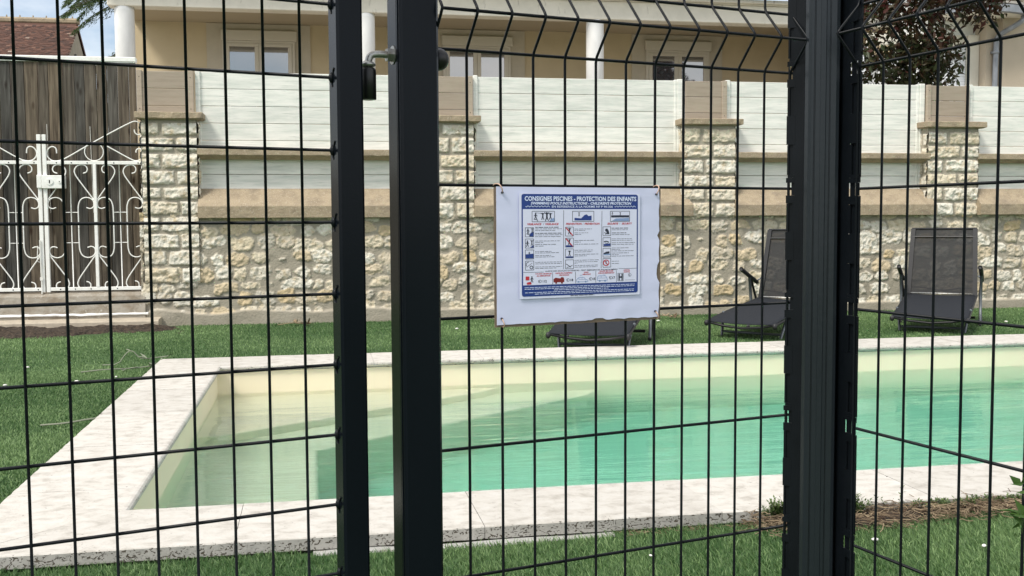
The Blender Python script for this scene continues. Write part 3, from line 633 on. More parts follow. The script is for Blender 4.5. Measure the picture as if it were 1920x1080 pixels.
gt = empty('iron_gate', 'double leaf white wrought iron gate with scrolls and lock', 'gate', wloc(0, .03), WA)
ZR = 1.700; fr = .013
def S1(side, x0, curve): return [(x0 + side * u, 0, ZR + z) for u, z in curve]
def smoothpath(pts, it=2):
    P = [Vector(p) for p in pts]
    for _ in range(it):
        Q = [P[0]]
        for i in range(len(P) - 1): Q += [P[i] * .75 + P[i + 1] * .25, P[i] * .25 + P[i + 1] * .75]
        Q.append(P[-1]); P = Q
    return P
ctop = [(.097, -.092), (.062, -.082), (.050, -.045), (.070, -.010), (.117, .0), (.160, -.018), (.184, -.060), (.178, -.10), (.150, -.150), (.0, -.365)]
cmid = [(.075, -.447), (.035, -.462), (.0, -.440), (-.004, -.395), (.020, -.355), (.075, -.338), (.130, -.360), (.154, -.420), (.156, -.50), (.156, -.655)]
def half(x0, side, zc=-.655):
    q = MB()
    for c in (ctop, cmid):
        q.tube(smoothpath(S1(side, x0, c)), .0066, 6)
        q.tube(smoothpath(S1(side, x0, [(u, 2 * zc - z) for u, z in c])), .0066, 6)
    for z in (-.497, -.813): q.tube([(x0 + side * .156, 0, ZR + z), (x0 + side * .240, 0, ZR + z)], .0045, 6)
    return q
def leaf(xa, xb, sgn, lock_side):
    xm = (xa + xb) / 2; q = MB()
    q.bbox(xa, xb, -.014, .014, ZR, ZR + .036, .003); q.build('rail', M['white_paint'], gt); q = MB(); q.bbox(xa, xb, -.014, .014, .388 - .0, .424, .003); q.build('rail', M['white_paint'], gt)
    for x in (xa, xb, xm):
        q = MB(); top = {xa: 2.005, xb: 2.005, xm: ZR}[x]
        wv_ = .019 if x != xm else .016
        if x == xa and sgn > 0: pass
        q.bbox(x - wv_, x + wv_, -.017, .017, .375 if x != xm else .4245, top if x != xm else ZR - .0005, .003); q.build('stile', M['white_paint'], gt)
    for (x0, sd) in ((xa + .021, 1), (xm - .018, -1), (xm + .018, 1), (xb - .021, -1)):
        half(x0, sd).build('scroll', M['white_paint'], gt, smooth=True)
    for x in ((xa + xm) / 2, (xm + xb) / 2):
        q = MB(); q.tube([(x, 0, .42), (x, 0, ZR)], .0055, 6); q.build('bar', M['white_paint'], gt, smooth=True)
    q = MB(); q.tube([(xm + .093 * math.cos(2 * PI * k / 28), 0, ZR + .036 + .095 + .093 * math.sin(2 * PI * k / 28)) for k in range(28)], .0055, 6, closed=True); q.build('ring', M['white_paint'], gt, smooth=True)
    # top scrolls in metres from the meeting side
    P = lambda L_: [((xa if sgn > 0 else xb) + sgn * u, 0, ZR + .036 + z) for u, z in L_]
    big = [(.120, .078), (.117, .130), (.080, .150), (.040, .128), (.018, .080), (.030, .035), (.070, .0), (.125, -.004), (.19, .015), (.50, .205), (.86, .405), (.915, .418), (.965, .385), (.985, .330), (.960, .280), (.925, .272), (.895, .295), (.893, .330)]
    q = MB(); q.tube(smoothpath(P(big)), .0068, 6); q.build('scroll', M['white_paint'], gt, smooth=True)
    sm = [(.545, .185), (.60, .165), (.86, .012), (.91, .0), (.965, .025), (.985, .075), (.968, .120), (.930, .135), (.905, .115), (.903, .090)]
    q = MB(); q.tube(smoothpath(P(sm)), .0068, 6); q.build('scroll', M['white_paint'], gt, smooth=True)
    for f in (.12, .27, .43, .70, .95):
        for zb in (ZR + .016, .405): q = MB(); q.ball((xa + (xb - xa) * f, -.0145, zb), .007, 8, 5, (1, .5, 1)); q.build('bolt', M['charcoal'], gt)
leaf(-2.925, -1.952, 1, 0); leaf(-3.955, -2.977, -1, 1)
q = MB(); q.bbox(-3.000, -2.955, -.040, .02, 1.455, 1.590, .004); q.bbox(-2.952, -2.725, -.046, .02, 1.450, 1.585, .005); lk = q.build('lock_case', M['white_paint'], gt)
q = MB()
for (cx_, r_) in ((-2.872, .034), (-2.775, .019)):
    q = MB(); q.prism([(cx_ + r_ * math.cos(2 * PI * k / 20), 1.52 + r_ * math.sin(2 * PI * k / 20)) for k in range(20)], -.054, -.044, 'y'); q.build('escutcheon', M['white_paint'], lk)
q = MB(); q.box(-2.877, -2.868, -.0565, -.050, 1.502, 1.530); q.ball((-2.872, -.053, 1.530), .007, 8, 5); q.build('keyhole', M['charcoal'], lk); q = MB(); q.ball((-2.775, -.053, 1.52), .006, 8, 5); q.build('key_button', M['charcoal'], lk)
q = MB(); q.tube([(-2.992, -.028, .92), (-2.987, -.028, .36)], .006, 6); q.box(-3.0, -2.975, -.035, -.018, .50, .535); q.tube([(-3.012, -.03, .86), (-3.02, -.04, .70), (-3.0, -.03, .69)], .004, 5); q.build('drop_bolt', M['white_paint'], gt)
q = MB(); q.bbox(-1.962, -1.918, -.03, .02, .36, .42, .003); q.build('hinge', M['white_paint'], gt); q = MB(); q.bbox(-1.958, -1.914, -.025, .015, 1.90, 1.935, .002); q.build('hinge', M['white_paint'], gt)

sp = empty('gate_step', 'worn cement threshold and low kerb under the white iron gate', 'step', wloc(0), WA)
def roughbar(x0, x1, prof, m_, seed, amp=.008, n=60):
    q = MB(); m = len(prof); vs = []
    for i in range(n + 1):
        x = x0 + (x1 - x0) * i / n
        for j, (y, z) in enumerate(prof):
            vs.append((x, y + amp * mn.noise(Vector((x * 9, j * 3.3, seed))), z + amp * .7 * mn.noise(Vector((x * 11, j * 2.1, seed + 3)))))
    fs = [(i * m + j, i * m + (j + 1) % m, (i + 1) * m + (j + 1) % m, (i + 1) * m + j)[::-1] for i in range(n) for j in range(m)] + [tuple(range(m)), tuple(n * m + k for k in range(m))[::-1]]
    q.add(vs, fs); return q
roughbar(-4.5, -1.96, [(.3, -.05), (-.055, -.05), (-.055, .10), (-.045, .20), (-.02, .33), (.02, .365), (.3, .375)], M['cement'], 1).build('threshold', M['cement'], sp)
roughbar(-4.5, -1.93, [(0, .128), (-.066, .130), (-.070, .142), (-.058, .152), (0, .152)], M['column'], 5, .010, 130).build('plaster_line', M['column'], sp)
roughbar(-4.5, -1.80, [(.0, -.06), (-.24, -.06), (-.24, .072), (-.225, .090), (-.05, .098), (.0, .098)], M['kerb'], 9, .005).build('kerb', M['kerb'], sp)
# strip of bare earth
ns = 90; X_, Y_ = np.meshgrid(np.linspace(-4.6, -1.50, ns), np.linspace(-1.0, -.18, 40))
hz = .055 * np.clip((Y_ + .66 + .30 * np.clip((-2.2 - X_) / .4, 0, 1) + .3 * (vnoise(X_, X_ * 0, 2.5, 5, 3) - .5)) / .2, -.5, 1) * np.clip((-1.55 - X_) / .25, 0, 1) * (.6 + .6 * vnoise(X_, Y_, 6, 5, 4)) - .008 + .05 * (vnoise(X_, Y_, 14, 6, 4) - .5)
Vs = np.stack([X_, Y_, hz], -1).reshape(-1, 3); I = np.arange(ns * 40).reshape(40, ns); Fs = np.stack([I[:-1, :-1], I[:-1, 1:], I[1:, 1:], I[1:, :-1]], -1).reshape(-1, 4)
so_ = npmesh('soil', Vs, Fs, M['soil']); so_.rotation_euler = (0, 0, R(WA)); so_.location = wn * WD; tag(so_, kind='structure')

# ------------------------------------------------------------------ house with gallery
HD = 17.0
hs = empty('gallery_house', 'beige rendered house with white columned gallery above the stone wall', 'house', wn * HD, WA)
hb = 2.0     # gallery depth
q = MB(); q.box(-3.56, 10.1, hb, hb + .3, 1.7, 4.75); q.build('rear_wall', M['render_wall'], hs)
q = MB(); q.box(-3.5, 10.1, -.26, hb, 1.4, 1.9); q.build('gallery_floor', M['cement'], hs)
q = MB(); q.bbox(-3.36, 9.6, -.16, .12, 4.425, 4.725, .01)
q.build('lintel', M['lintel'], hs)
q = MB(); q.box(-3.36, 9.6, .121, hb, 4.60, 4.72); q.build('gallery_ceiling', M['soffit'], hs)
q = MB(); q.box(9.45, 9.85, -.16, hb, 1.7, 4.72); q.build('end_wall', M['render_wall'], hs)
q = MB()
for (y0, z0, y1, z1) in ((-.20, 4.727, .1, 4.745), (-.27, 4.746, .1, 4.80),):
    q.bbox(-3.50, 9.6, y0, y1, z0, z1, .006)
q.build('cornice', M['lintel'], hs)
q = MB(); prof = [(-.27 - .065 + .065 * math.cos(a), 4.87 + .065 * math.sin(a)) for a in [PI + PI * k / 8 for k in range(9)]]
vs = []; 
for x in (-3.5, 9.6): vs += [(x, y, z) for y, z in prof] + [(x, y * .97 - .008, z + .006) for y, z in prof[::-1]]
m = len(prof) * 2; q.add(vs, [(j, (j + 1) % m, m + (j + 1) % m, m + j) for j in range(m)] + [tuple(range(m))[::-1], tuple(range(m, 2 * m))]); q.build('gutter', M['zinc'], hs)
rq = MB(); rq.add([(-3.6, -.30, 4.86), (10.2, -.30, 4.86), (10.2, 4.5, 7.3), (-3.6, 4.5, 7.3), (-3.6, -.30, 4.90), (10.2, -.30, 4.90), (10.2, 4.5, 7.34), (-3.6, 4.5, 7.34)], [(0, 3, 2, 1), (4, 5, 6, 7), (0, 1, 5, 4), (1, 2, 6, 5), (2, 3, 7, 6), (3, 0, 4, 7)]); rq.build('roof', M['roof_light'], hs)
for cx_ in (-3.135, .565, 4.365, 8.16):
    q = MB(); q.lathe([(.148, 1.905), (.148, 4.36), (.146, 4.4245)], (cx_, -.012), 40); q.build('column', M['column'], hs, smooth=True)
for k, (a, b, ptop) in enumerate([(-1.87, -.62, 4.295), (2.02, 3.27, 4.295), (5.86, 7.11, 4.295)]):
    wf = MB(); wf.box(a - .27, b + .27, hb - .028, hb - .0005, 1.9, 4.74 - .15)
    wf.build('window_surround', M['surround'], hs)
    wf = MB(); wf.bbox(a - .02, b + .04, hb - .10, hb - .0285, ptop + .0, ptop + .18, .012); wf.build('shutter_box', M['frame'], hs)
    wf = MB(); zt = ptop - .002; mid = (a + b) / 2
    wf.bbox(a, b, hb - .075, hb - .029, zt - .045, zt, .005)
    for (x0, x1) in ((a, a + .05), (b - .05, b)): wf.bbox(x0, x1, hb - .075, hb - .029, 3.0, zt - .0455, .005)
    win = wf.build('window', M['frame'], hs)
    for (x0, x1) in ((a + .052, mid - .002), (mid + .002, b - .052)):
        f = MB(); f.bbox(x0, x1, hb - .088, hb - .040, zt - .105, zt - .047, .006); f.bbox(x0, x0 + .07, hb - .088, hb - .040, 3.0, zt - .1055, .006); f.bbox(x1 - .07, x1, hb - .088, hb - .040, 3.0, zt - .1055, .006)
        sh_ = f.build('sash', M['frame'], win)
        f = MB(); f.box(x0 + .0705, x1 - .0705, hb - .066, hb - .060, 3.0, zt - .1057); f.build('pane', M['glass'], win)

# right-hand wing
wg = empty('right_wing', 'warm grey rendered house wing with white roller shutter and zinc downpipe', 'house', wn * 16.2, WA)
q = MB(); q.box(9.7, 11.10, .32, .7, 1.5, 5.9); q.build('shutter_wall', M['column'], wg)
q = MB(); q.box(11.045, 11.6, .0, .7, 1.5, 5.0); q.build('pier', M['render_right'], wg)
q = MB(); q.box(11.29, 13.6, -.10, .7, 1.5, 7.0); q.build('front_wall', M['render_right'], wg)
for (a, b) in ((10.0, 10.845), (8.62, 9.02)):
    q = MB(); z = 2.0
    while z < 4.04: q.tone = 1; q.bbox(a, b, .27, .3195, z, z + .0415, .008); z += .043
    sh = q.build('roller_shutter', M['shutter'], wg)
q = MB(); q.bbox(10.85, 11.04, .18, .3195, 1.6, 4.25, .006); q.bbox(9.0, 10.845, .24, .3195, 4.06, 4.25, .006); q.build('shutter_reveal', M['lintel'], wg)
q = MB(); q.box(8.0, 9.7, .42, .7, 1.5, 3.9); q.build('pale_wall', M['column'], wg)
# curved eaves with zinc gutter over the pier
q = MB(); n = 14
def arc(r, k): a = R(205 + 62 * k / n); return (10.75 + r * math.cos(a) + .95, .55 + r * math.sin(a) * .9)
def arcb(r, k): a = R(230 + 85 * k / n); return (10.85 + r * math.cos(a), .75 + r * math.sin(a))
ring = [arcb(1.25, k) for k in range(n + 1)]; ring2 = [arcb(.2, k) for k in range(n + 1)]
q.prism(ring + ring2[::-1], 4.50, 4.54); q.build('eaves', M['lintel'], wg)
q = MB(); q.prism([arcb(1.36, k) for k in range(n + 1)] + [arcb(1.26, k) for k in range(n + 1)][::-1], 4.50, 4.62); q.build('gutter', M['zinc'], wg)
q = MB(); q.tube(smoothpath([(11.52, -.30, 4.52), (11.50, -.34, 4.42), (11.34, -.22, 4.30), (11.20, -.10, 4.20), (11.18, -.06, 4.10), (11.18, -.06, 1.6)], 2), .045, 10); q.bbox(11.12, 11.24, -.12, -.001, 3.90, 3.94, .005); q.build('downpipe', M['zinc'], wg, smooth=True)
q = MB(); q.add([(10.0, -.5, 4.75), (11.7, -.5, 4.75), (10.9, 1.5, 5.9), (9.2, 1.5, 5.9)], [(0, 1, 2, 3)]); q.prism([arcb(1.34, k) for k in range(n + 1)] + [(10.9, 1.2)], 4.6405, 4.68); q.build('bay_roof', M['roof_light'], wg)
q = MB(); q.bbox(11.95, 12.06, -.13, -.101, 3.86, 4.10, .01); q.build('wall_box', M['shutter'], wg)

# ------------------------------------------------------------------ barn far left
bn = empty('barn', 'old barn with a steep brown clay tile roof beyond the board fence', 'barn', wn * 29.2, WA)
q = MB(); q.prism([(-2.4, 0), (2.4, 0), (2.4, 4.3), (0, 6.28), (-2.4, 4.3)], -16, -6.62, 'x'); q.build('gable_wall', M['stone'], bn)
q = MB(); rt = random.Random(5); slope = math.atan2(2.05, 2.5); rows = 46
for j in range(rows):
    for i in range(99):
        x0 = -16 + i * .0955 + (.047 if j % 2 else 0); 
        if x0 < -9.9 and False: continue
        f = j * .068; y = -2.62 + f * math.cos(slope) * 1.0; z = 4.26 + f * math.sin(slope)
        if y > -.02: continue
        q.tone = min(1, max(0, rt.gauss(.30, .17) + (.5 if rt.random() < .05 else 0))); dz = rt.uniform(0, .012); c_, s_2 = math.cos(slope), math.sin(slope); l_ = .10
        q.add([(x0, y, z + .028 + dz), (x0 + .093, y, z + .028 + dz), (x0 + .093, y + l_ * c_, z + l_ * s_2 + .01 + dz), (x0, y + l_ * c_, z + l_ * s_2 + .01 + dz), (x0, y, z + .005), (x0 + .093, y, z + .005)], [(0, 1, 2, 3), (4, 5, 1, 0)])
q.tone = .35; q.add([(-16, -2.6, 4.25), (-6.58, -2.6, 4.25), (-6.58, 0, 6.40), (-16, 0, 6.40)], [(0, 1, 2, 3)]); q.add([(-16, 0, 6.40), (-6.58, 0, 6.40), (-6.58, 2.6, 4.25), (-16, 2.6, 4.25)], [(0, 1, 2, 3)])
q.add([(-6.58, -2.66, 4.20), (-6.58, 0, 6.42), (-6.58, 0, 6.32), (-6.58, -2.66, 4.08)], [(0, 1, 2, 3)]); q.add([(-6.58, 2.66, 4.20), (-6.58, 0, 6.42), (-6.58, 0, 6.32), (-6.58, 2.66, 4.08)], [(0, 1, 2, 3)])
q.build('roof', M['tiles'], bn)
q = MB(); q.tube([(-16, 0, 6.42), (-6.53, 0, 6.42)], .09, 8)
for i in range(29): q.ball((-6.7 - i * .325, 0, 6.50), .045, 6, 4, (.5, 1, 1.5))
q.build('ridge', M['concrete'], bn)
q = MB(); 
for (a0, b0, a1, b1) in ((-.6, 4.6, .9, 5.6), (.8, 4.7, -.3, 5.5)):
    q.tube([(-6.60, a0, b0), (-6.60, a1, b1)], .05, 4)
q.build('iron_cross', M['charcoal'], bn)

# ------------------------------------------------------------------ vegetation
def leafcloud(centers, n, size, rs, tonefun, up=.3, aspect=.45):
    """n leaves as folded quads round the given (c, r) lumps"""
    C = np.array([c for c, r in centers]); Rr = np.array([r for c, r in centers]); k = rs.choice(len(C), n, p=(Rr.prod(1) / Rr.prod(1).sum()) if Rr.ndim > 1 else Rr ** 3 / (Rr ** 3).sum())
    d = rs.normal(size=(n, 3)); d /= np.linalg.norm(d, axis=1)[:, None]; rad = rs.random(n) ** (1 / 2.2)
    P = C[k] + d * (Rr[k] if Rr.ndim > 1 else Rr[k][:, None]) * rad[:, None]
    a = rs.normal(size=(n, 3)); a[:, 2] -= up; a /= np.linalg.norm(a, axis=1)[:, None]
    b = np.cross(a, rs.normal(size=(n, 3))); b /= np.linalg.norm(b, axis=1)[:, None]
    s = size * (.6 + .8 * rs.random(n))[:, None]; nrm = np.cross(a, b) * s * .12
    V = np.stack([P, P + a * s * .35 + b * s * aspect * .5 + nrm, P + a * s, P + a * s * .35 - b * s * aspect * .5 + nrm], 1).reshape(-1, 3)
    base = (np.arange(n) * 4)[:, None]; F = np.concatenate([base + np.array([[0, 1, 2]]), base + np.array([[0, 2, 3]])])
    return V, F, np.repeat(tonefun(P, rs), 4)
LUMPSHIFT = -.22
ch = empty('plum_tree', 'dark purple and green leaved ornamental tree behind the wall', 'tree', (5.55, 13.9, 1.7))
rs = np.random.default_rng(8)
lumps = [((0.1, 0, 2.6), .62), ((-.35, .1, 3.1), .55), ((.55, 0, 2.75), .42), ((.75, .1, 2.3), .36), ((-.35, 0, 2.2), .42), ((.15, 0, 1.65), .45), ((-.15, .1, 1.35), .42), ((.28, 0, 1.15), .38), ((-.55, 0, 1.55), .34), ((.35, .1, 3.3), .5), ((-.65, .1, 2.6), .35), ((.45, 0, 1.55), .28), ((1.0, 0, 2.85), .26), ((-.1, 0, 3.8), .5)]
lumps = [((c[0] + (LUMPSHIFT if c[2] < 2.3 else 0), c[1], c[2]), q_) for c, q_ in lumps]
V_, F_, T_ = leafcloud(lumps, 11500, .10, rs, lambda P, r: np.clip((2.5 - P[:, 2]) * .5 + .35 + r.normal(0, .3, len(P)), 0, 1))
npmesh('crown', V_, F_, M['cherry'], ch, tone=T_)
q = MB(); q.tube([(0, 0, 0), (.02, 0, .6), (-.02, .02, 1.3), (.05, 0, 2.2), (.0, .0, 3.3)], [.06, .05, .04, .03, .012], 7)
for c, r in lumps: q.tube([(0.0, 0, max(.5, c[2] - .9)), (c[0] * .5, c[1], c[2] - .4), (c[0], c[1], c[2] + .1)], [.022, .016, .006], 5)
q.build('trunk', M['bark'], ch)

cd_ = empty('cedar_tree', 'drooping green conifer showing behind the left column of the house', 'tree', (-9.1, 26, 0))
rs = np.random.default_rng(4); q = MB(); q.tube([(0, 0, 0), (0, 0, 8.5)], [.22, .05], 8); Vs = []; Fs = []; Ts = []; off = 0
for k in range(84):
    z = 2.6 + 5.6 * k / 84; a = rs.random() * 2 * PI
    if k % 3 == 0: a = PI + rs.uniform(-.5, .5)
    l = 1.9 if z > 6.5 else (.6 if z > 5.6 else 1.35); pts = []
    for t in np.linspace(0, 1, 7): pts.append(Vector((math.cos(a) * l * t, math.sin(a) * l * t, z + .25 * t * l * .5 - .50 * t * t * l)))
    q.tube(pts, [.03 * (1 - .8 * t) for t in np.linspace(0, 1, 7)], 4)
    n = 520; t = rs.random(n) ** .7; i = np.minimum((t * 6).astype(int), 5); A = np.array([list(p) for p in pts]); base = A[i] + (A[i + 1] - A[i]) * (t * 6 - i)[:, None]
    side = np.array([-math.sin(a), math.cos(a), 0]); u_ = rs.normal(0, 1, n) * (.30 * (1.15 - t)) * .75; base = base + side * u_[:, None]; base[:, 2] -= np.abs(u_) * .45 + rs.random(n) * .05
    d = rs.normal(size=(n, 3)) * .6 + np.array([math.cos(a), math.sin(a), -.9]); d /= np.linalg.norm(d, axis=1)[:, None]; b = np.cross(d, rs.normal(size=(n, 3))); b /= np.linalg.norm(b, axis=1)[:, None]
    L_ = (.07 + .07 * rs.random(n))[:, None]; V = np.stack([base - b * .011, base + b * .011, base + d * L_], 1).reshape(-1, 3)
    Vs.append(V); Fs.append((np.arange(n) * 3)[:, None] + np.array([[0, 1, 2]]) + off); off += len(V); Ts.append(np.repeat(np.clip(rs.beta(1.5, 3, n) + .1, 0, 1), 3))
npmesh('crown', np.concatenate(Vs), np.concatenate(Fs), M['cedar'], cd_, tone=np.concatenate(Ts)); q.build('trunk', M['bark'], cd_)

# ------------------------------------------------------------------ sun loungers
def make_lounger():
    root = empty('sun_lounger', '', 'sun lounger')
    W2 = .335
    hx, hy, hz = W2, .92, .30           # hinge
    tube = lambda pts, r=.0135, n=8: MB().tube(pts, r, n)
    # seat sling: one continuous cloth, a little slack
    q = MB(); n, m = 16, 8; vs = []
    for i in range(n + 1):
        f = i / n; y = -.22 + (hy + .22) * f; z = .150 + (hz - .150) * (f ** .8)
        for j in range(m + 1):
            g_ = j / m * 2 - 1; vs.append((g_ * W2, y, z - .012 * (1 - g_ * g_) + .010))
    k = len(vs); vs += [(a, b, c - .006) for a, b, c in vs]; fs = []
    for i in range(n):
        for j in range(m): a = i * (m + 1) + j; fs.append((a, a + 1, a + m + 2, a + m + 1)); fs.append((k + a, k + a + m + 1, k + a + m + 2, k + a + 1))
    for i in range(n):
        a = i * (m + 1); fs.append((a, a + m + 1, k + a + m + 1, k + a)); a += m; fs.append((a, k + a, k + a + m + 1, a + m + 1))
    for j in range(m): fs.append((j, k + j, k + j + 1, j + 1)); a = n * (m + 1) + j; fs.append((a, a + 1, k + a + 1, k + a))
    q.add(vs, fs); q.build('seat', M['textile'], root, smooth=True)
    q = MB()
    for s in (-1, 1): q.tube([(s * W2, -.225, .148), (s * W2, hy, hz)], .013, 8)
    q.tube([(-W2, -.215, .150), (-W2 * .55, -.20, .120), (0, -.19, .104), (W2 * .55, -.20, .120), (W2, -.215, .150)], .012, 8)
    q.build('seat_frame', M['charcoal'], root, smooth=True)
    for s in (-1, 1): MB().ball((s * W2, -.225, .140), .022, 8, 6, (1, 1, 1.3)).build('end_cap', M['charcoal'], root, smooth=True)
    # backrest
    by, bz = hy + .17, .985; tw = W2 - .02
    q = MB(); q.add([(-W2 + .03, hy, hz + .012), (W2 - .03, hy, hz + .012), (tw - .03, by, bz - .005), (-tw + .03, by, bz - .005)], [(0, 1, 2, 3)])
    b = q.build('backrest', M['textile_back'], root)
    q = MB()
    for s in (-1, 1):
        q.add([(s * (W2 + .008), hy - .016, hz), (s * (W2 - .036), hy - .016, hz), (s * (tw - .036), by - .016, bz), (s * (tw + .008), by - .016, bz), (s * (W2 + .008), hy + .008, hz), (s * (W2 - .036), hy + .008, hz), (s * (tw - .036), by + .008, bz), (s * (tw + .008), by + .008, bz)],
              [(0, 1, 2, 3), (7, 6, 5, 4), (0, 3, 7, 4), (1, 5, 6, 2), (3, 2, 6, 7), (0, 4, 5, 1)] if s < 0 else [(3, 2, 1, 0), (4, 5, 6, 7), (4, 7, 3, 0), (2, 6, 5, 1), (7, 6, 2, 3), (1, 5, 4, 0)])
    q.tube([(-tw, by, bz), (tw, by, bz)], .012, 8); q.tube([(-tw, by - .03, bz - .085), (tw, by - .03, bz - .085)], .008, 6)
    q.tube(smoothpath([(-W2, hy + .02, hz + .075), (-W2 * .5, hy + .03, hz + .07), (0, hy + .05, hz + .035), (W2 * .5, hy + .03, hz + .07), (W2, hy + .02, hz + .075)]), .007, 6)
    q.build('back_frame', M['charcoal'], root)
    MB().tube([(-W2, hy + .005, hz + .012), (W2, hy + .005, hz + .012)], .009, 8).build('hinge_bar', M['steel'], root, smooth=True)
    # front foot frame
    for s in (-1, 1):
        tube([(s * .29, .0, .0), (s * .315, .07, .175), (s * W2, .12, .215)]).build('leg', M['alu'], root, smooth=True)
        tube([(s * (W2 + .045), hy - .16, .015), (s * (W2 + .045), hy - .10, .28), (s * (W2 + .05), hy - .13, .53)], .015).build('leg', M['alu'], root, smooth=True)
        tube([(s * (W2 + .045), hy + .12, .015), (s * (W2 + .03), hy - .02, .30), (s * (W2 + .05), hy - .11, .53)], .012).build('leg', M['charcoal'], root, smooth=True)
        MB().ball((s * (W2 + .045), hy - .16, .018), .019, 8, 6).build('foot_cap', M['charcoal'], root, smooth=True)
        q = MB(); q.tube(smoothpath([(s * (W2 + .045), hy - .33, .605), (s * (W2 + .05), hy - .29, .590), (s * (W2 + .05), hy - .10, .515), (s * (W2 + .045), hy + .04, .455)], 1), .021, 8); q.build('armrest', M['charcoal'], root, smooth=True)
        tube([(s * (W2 + .04), hy + .02, .47), (s * (W2 + .01), hy + .06, .50)], .008).build('link', M['alu'], root, smooth=True)
    q = MB(); q.tube([(-.29, .004, .045), (.29, .004, .045)], .012, 8); q.build('foot_bar', M['alu'], root, smooth=True)
    q = MB(); q.tube([(-W2, hy - .14, .085), (W2, hy - .14, .085)], .014, 8); q.build('cross_bar', M['charcoal'], root, smooth=True)
    return root
LL = [((.68, 8.64, 0), -15, 'dark sun lounger half hidden behind the hanging sign'), ((2.20, 9.47, 0), -38, 'dark sun lounger partly covered by the black corner post'), ((4.04, 9.88, 0), -27.5, 'dark sun lounger seen whole right of the corner post')]
l0 = make_lounger()
for k, (lc, rz, lab) in enumerate(LL):
    o = l0 if k == 0 else copy_tree(l0)
    o.location = lc; o.rotation_euler = (0, 0, R(rz)); tag(o, lab, 'sun lounger', 'sun loungers on the lawn behind the pool')

# ------------------------------------------------------------------ wire fence, gate and posts
def wirepanel(name, lab, loc, rz, i0, i1, sp, rows, zlo, zhi, folds, x0, x1, rv, rh, mirror=1, cat='fence'):
    root = empty(name, lab, cat, loc, rz); q = MB(); F_ = .045
    for i in range(i0, i1 + 1):
        x = i * sp; pts = [(x, 0, zlo)]
        for zf in sorted(folds):
            c = .006
            pts += [(x, 0, zf - .056), (x, -.003, zf - .047), (x, -F_ + .005, zf - .007), (x, -F_, zf), (x, -F_ + .005, zf + .007), (x, -.003, zf + .047), (x, 0, zf + .056)]
        pts.append((x, 0, zhi)); q.tube(pts, rv, 8)
    for z in rows:
        y = rv + rh - .0006
        if any(abs(z - zf) < .01 for zf in folds): y = -F_ + rv + rh - .0006
        q.tube([(x0, y, z), (x1, y, z)], rh, 8)
    q.build('wire_mesh', M['fence'], root, smooth=True); return root
zc = H + .2554; fw = [zc + .05]
crow = [zc + .2, zc + .1, zc + .05, zc] + [zc - .2 * k for k in range(1, 6)] + [zc - 1.05, zc - 1.1, zc - 1.25]
wirepanel('fence_panel', 'black welded wire fence panel that carries the sign', (-.0158, 1.5762, 0), 24.84, -2, 10, .0551, crow, .06, zc + .22, [zc + .05, zc - 1.05], -.1095, .560, .0022, .0025)
zr = H + .2517; rrow = [zr + .2, zr + .1, zr + .05, zr] + [zr - .2 * k for k in range(1, 6)] + [zr - 1.05, zr - 1.1, zr - 1.25]
wirepanel('fence_panel', 'black welded wire fence panel running from the corner post to the right edge', (.5926, 1.6579, 0), -66.2, -1, 20, .0558, rrow, .06, zr + .22, [zr + .05, zr - 1.05], -.060, 1.13, .0022, .0025)
# gate leaf
gz = H + .2007
gl = wirepanel('pool_gate', 'black wire mesh pool gate leaf at the left', (-.599, 1.2578, 0), 27.36, -11, 7, .0502, [gz + .1 * k for k in range(2, -13, -1)], .07, gz + .22, [], -.575, .402, .0020, .0023, cat='gate')
for (a, b) in ((.3975, .4350), (-.61, -.5735)):
    q = MB(); q.bbox(a, b, -.020, .020, .04, 1.56, .0035); q.build('stile', M['post'], gl)
for (a, b) in ((.03, .0695), (1.5205, 1.56)):
    q = MB(); q.bbox(-.573, .397, -.018, .018, a, b, .003); q.build('rail', M['post'], gl)
for k in range(2, -13, -1):
    q = MB(); zz = gz + .1 * k; q.ball((.3965, .004, zz), .0052, 7, 5, (.75, 1, 1.5)); q.tube([(.3975, .002, zz + .003), (.3972, -.006, zz + .012)], .0016, 4); q.tube([(.3975, .003, zz - .004), (.3972, .004, zz - .013)], .0016, 4)
    q.build('weld', M['fence'], gl, smooth=True)
# gate post
gp = empty('gate_post', 'square anthracite steel post between the gate leaf and the sign panel', 'post', (-.0158, 1.5762, 0), 24.84)
q = MB(); q.bbox(-.1690, -.1100, -.030, .030, -.08, 1.62, .004); q.build('tube', M['post'], gp)
q = MB(); q.box(-.1705, -.1689, -.021, -.0185, -.05, 1.6); q.box(-.1705, -.1689, -.0165, -.0150, -.05, 1.6); q.build('weld_seam', M['post'], gp)
# latch: threaded rod with nut and washer on the post, bent down into a black sleeve
lt = MB(); path = smoothpath([(-.168, .002, 1.321), (-.190, .002, 1.3215), (-.2035, .002, 1.3195), (-.2065, .002, 1.308), (-.2068, .002, 1.296)], 2)
lt.tube(path, .0052, 10); ro = lt.build('latch_rod', M['steel'], gp, smooth=True)
q = MB(); hexp = [(.0098 * math.cos(PI / 3 * k) + .002, .0098 * math.sin(PI / 3 * k) + 1.321) for k in range(6)]; q.prism(hexp, -.1790, -.1705, 'x')
q.prism([(.0135 * math.cos(PI / 8 * k) + .002, .0135 * math.sin(PI / 8 * k) + 1.321) for k in range(16)], -.1704, -.1688, 'x'); q.prism(hexp, -.1875, -.1800, 'x') if False else None; q.build('nut', M['steel'], gp)
q = MB(); q.lathe([(.0085, 1.3020), (.0115, 1.3045), (.0115, 1.3060), (.006, 1.3105)], (-.2068, .002), 14); q.build('collar', M['steel'], gp, smooth=True)
q = MB(); q.lathe([(.0095, 1.2555), (.0115, 1.2562), (.0115, 1.2975), (.0100, 1.3005), (.0045, 1.3018)], (-.2068, .002), 20); q.build('sleeve', M['plastic'], gp, smooth=True)
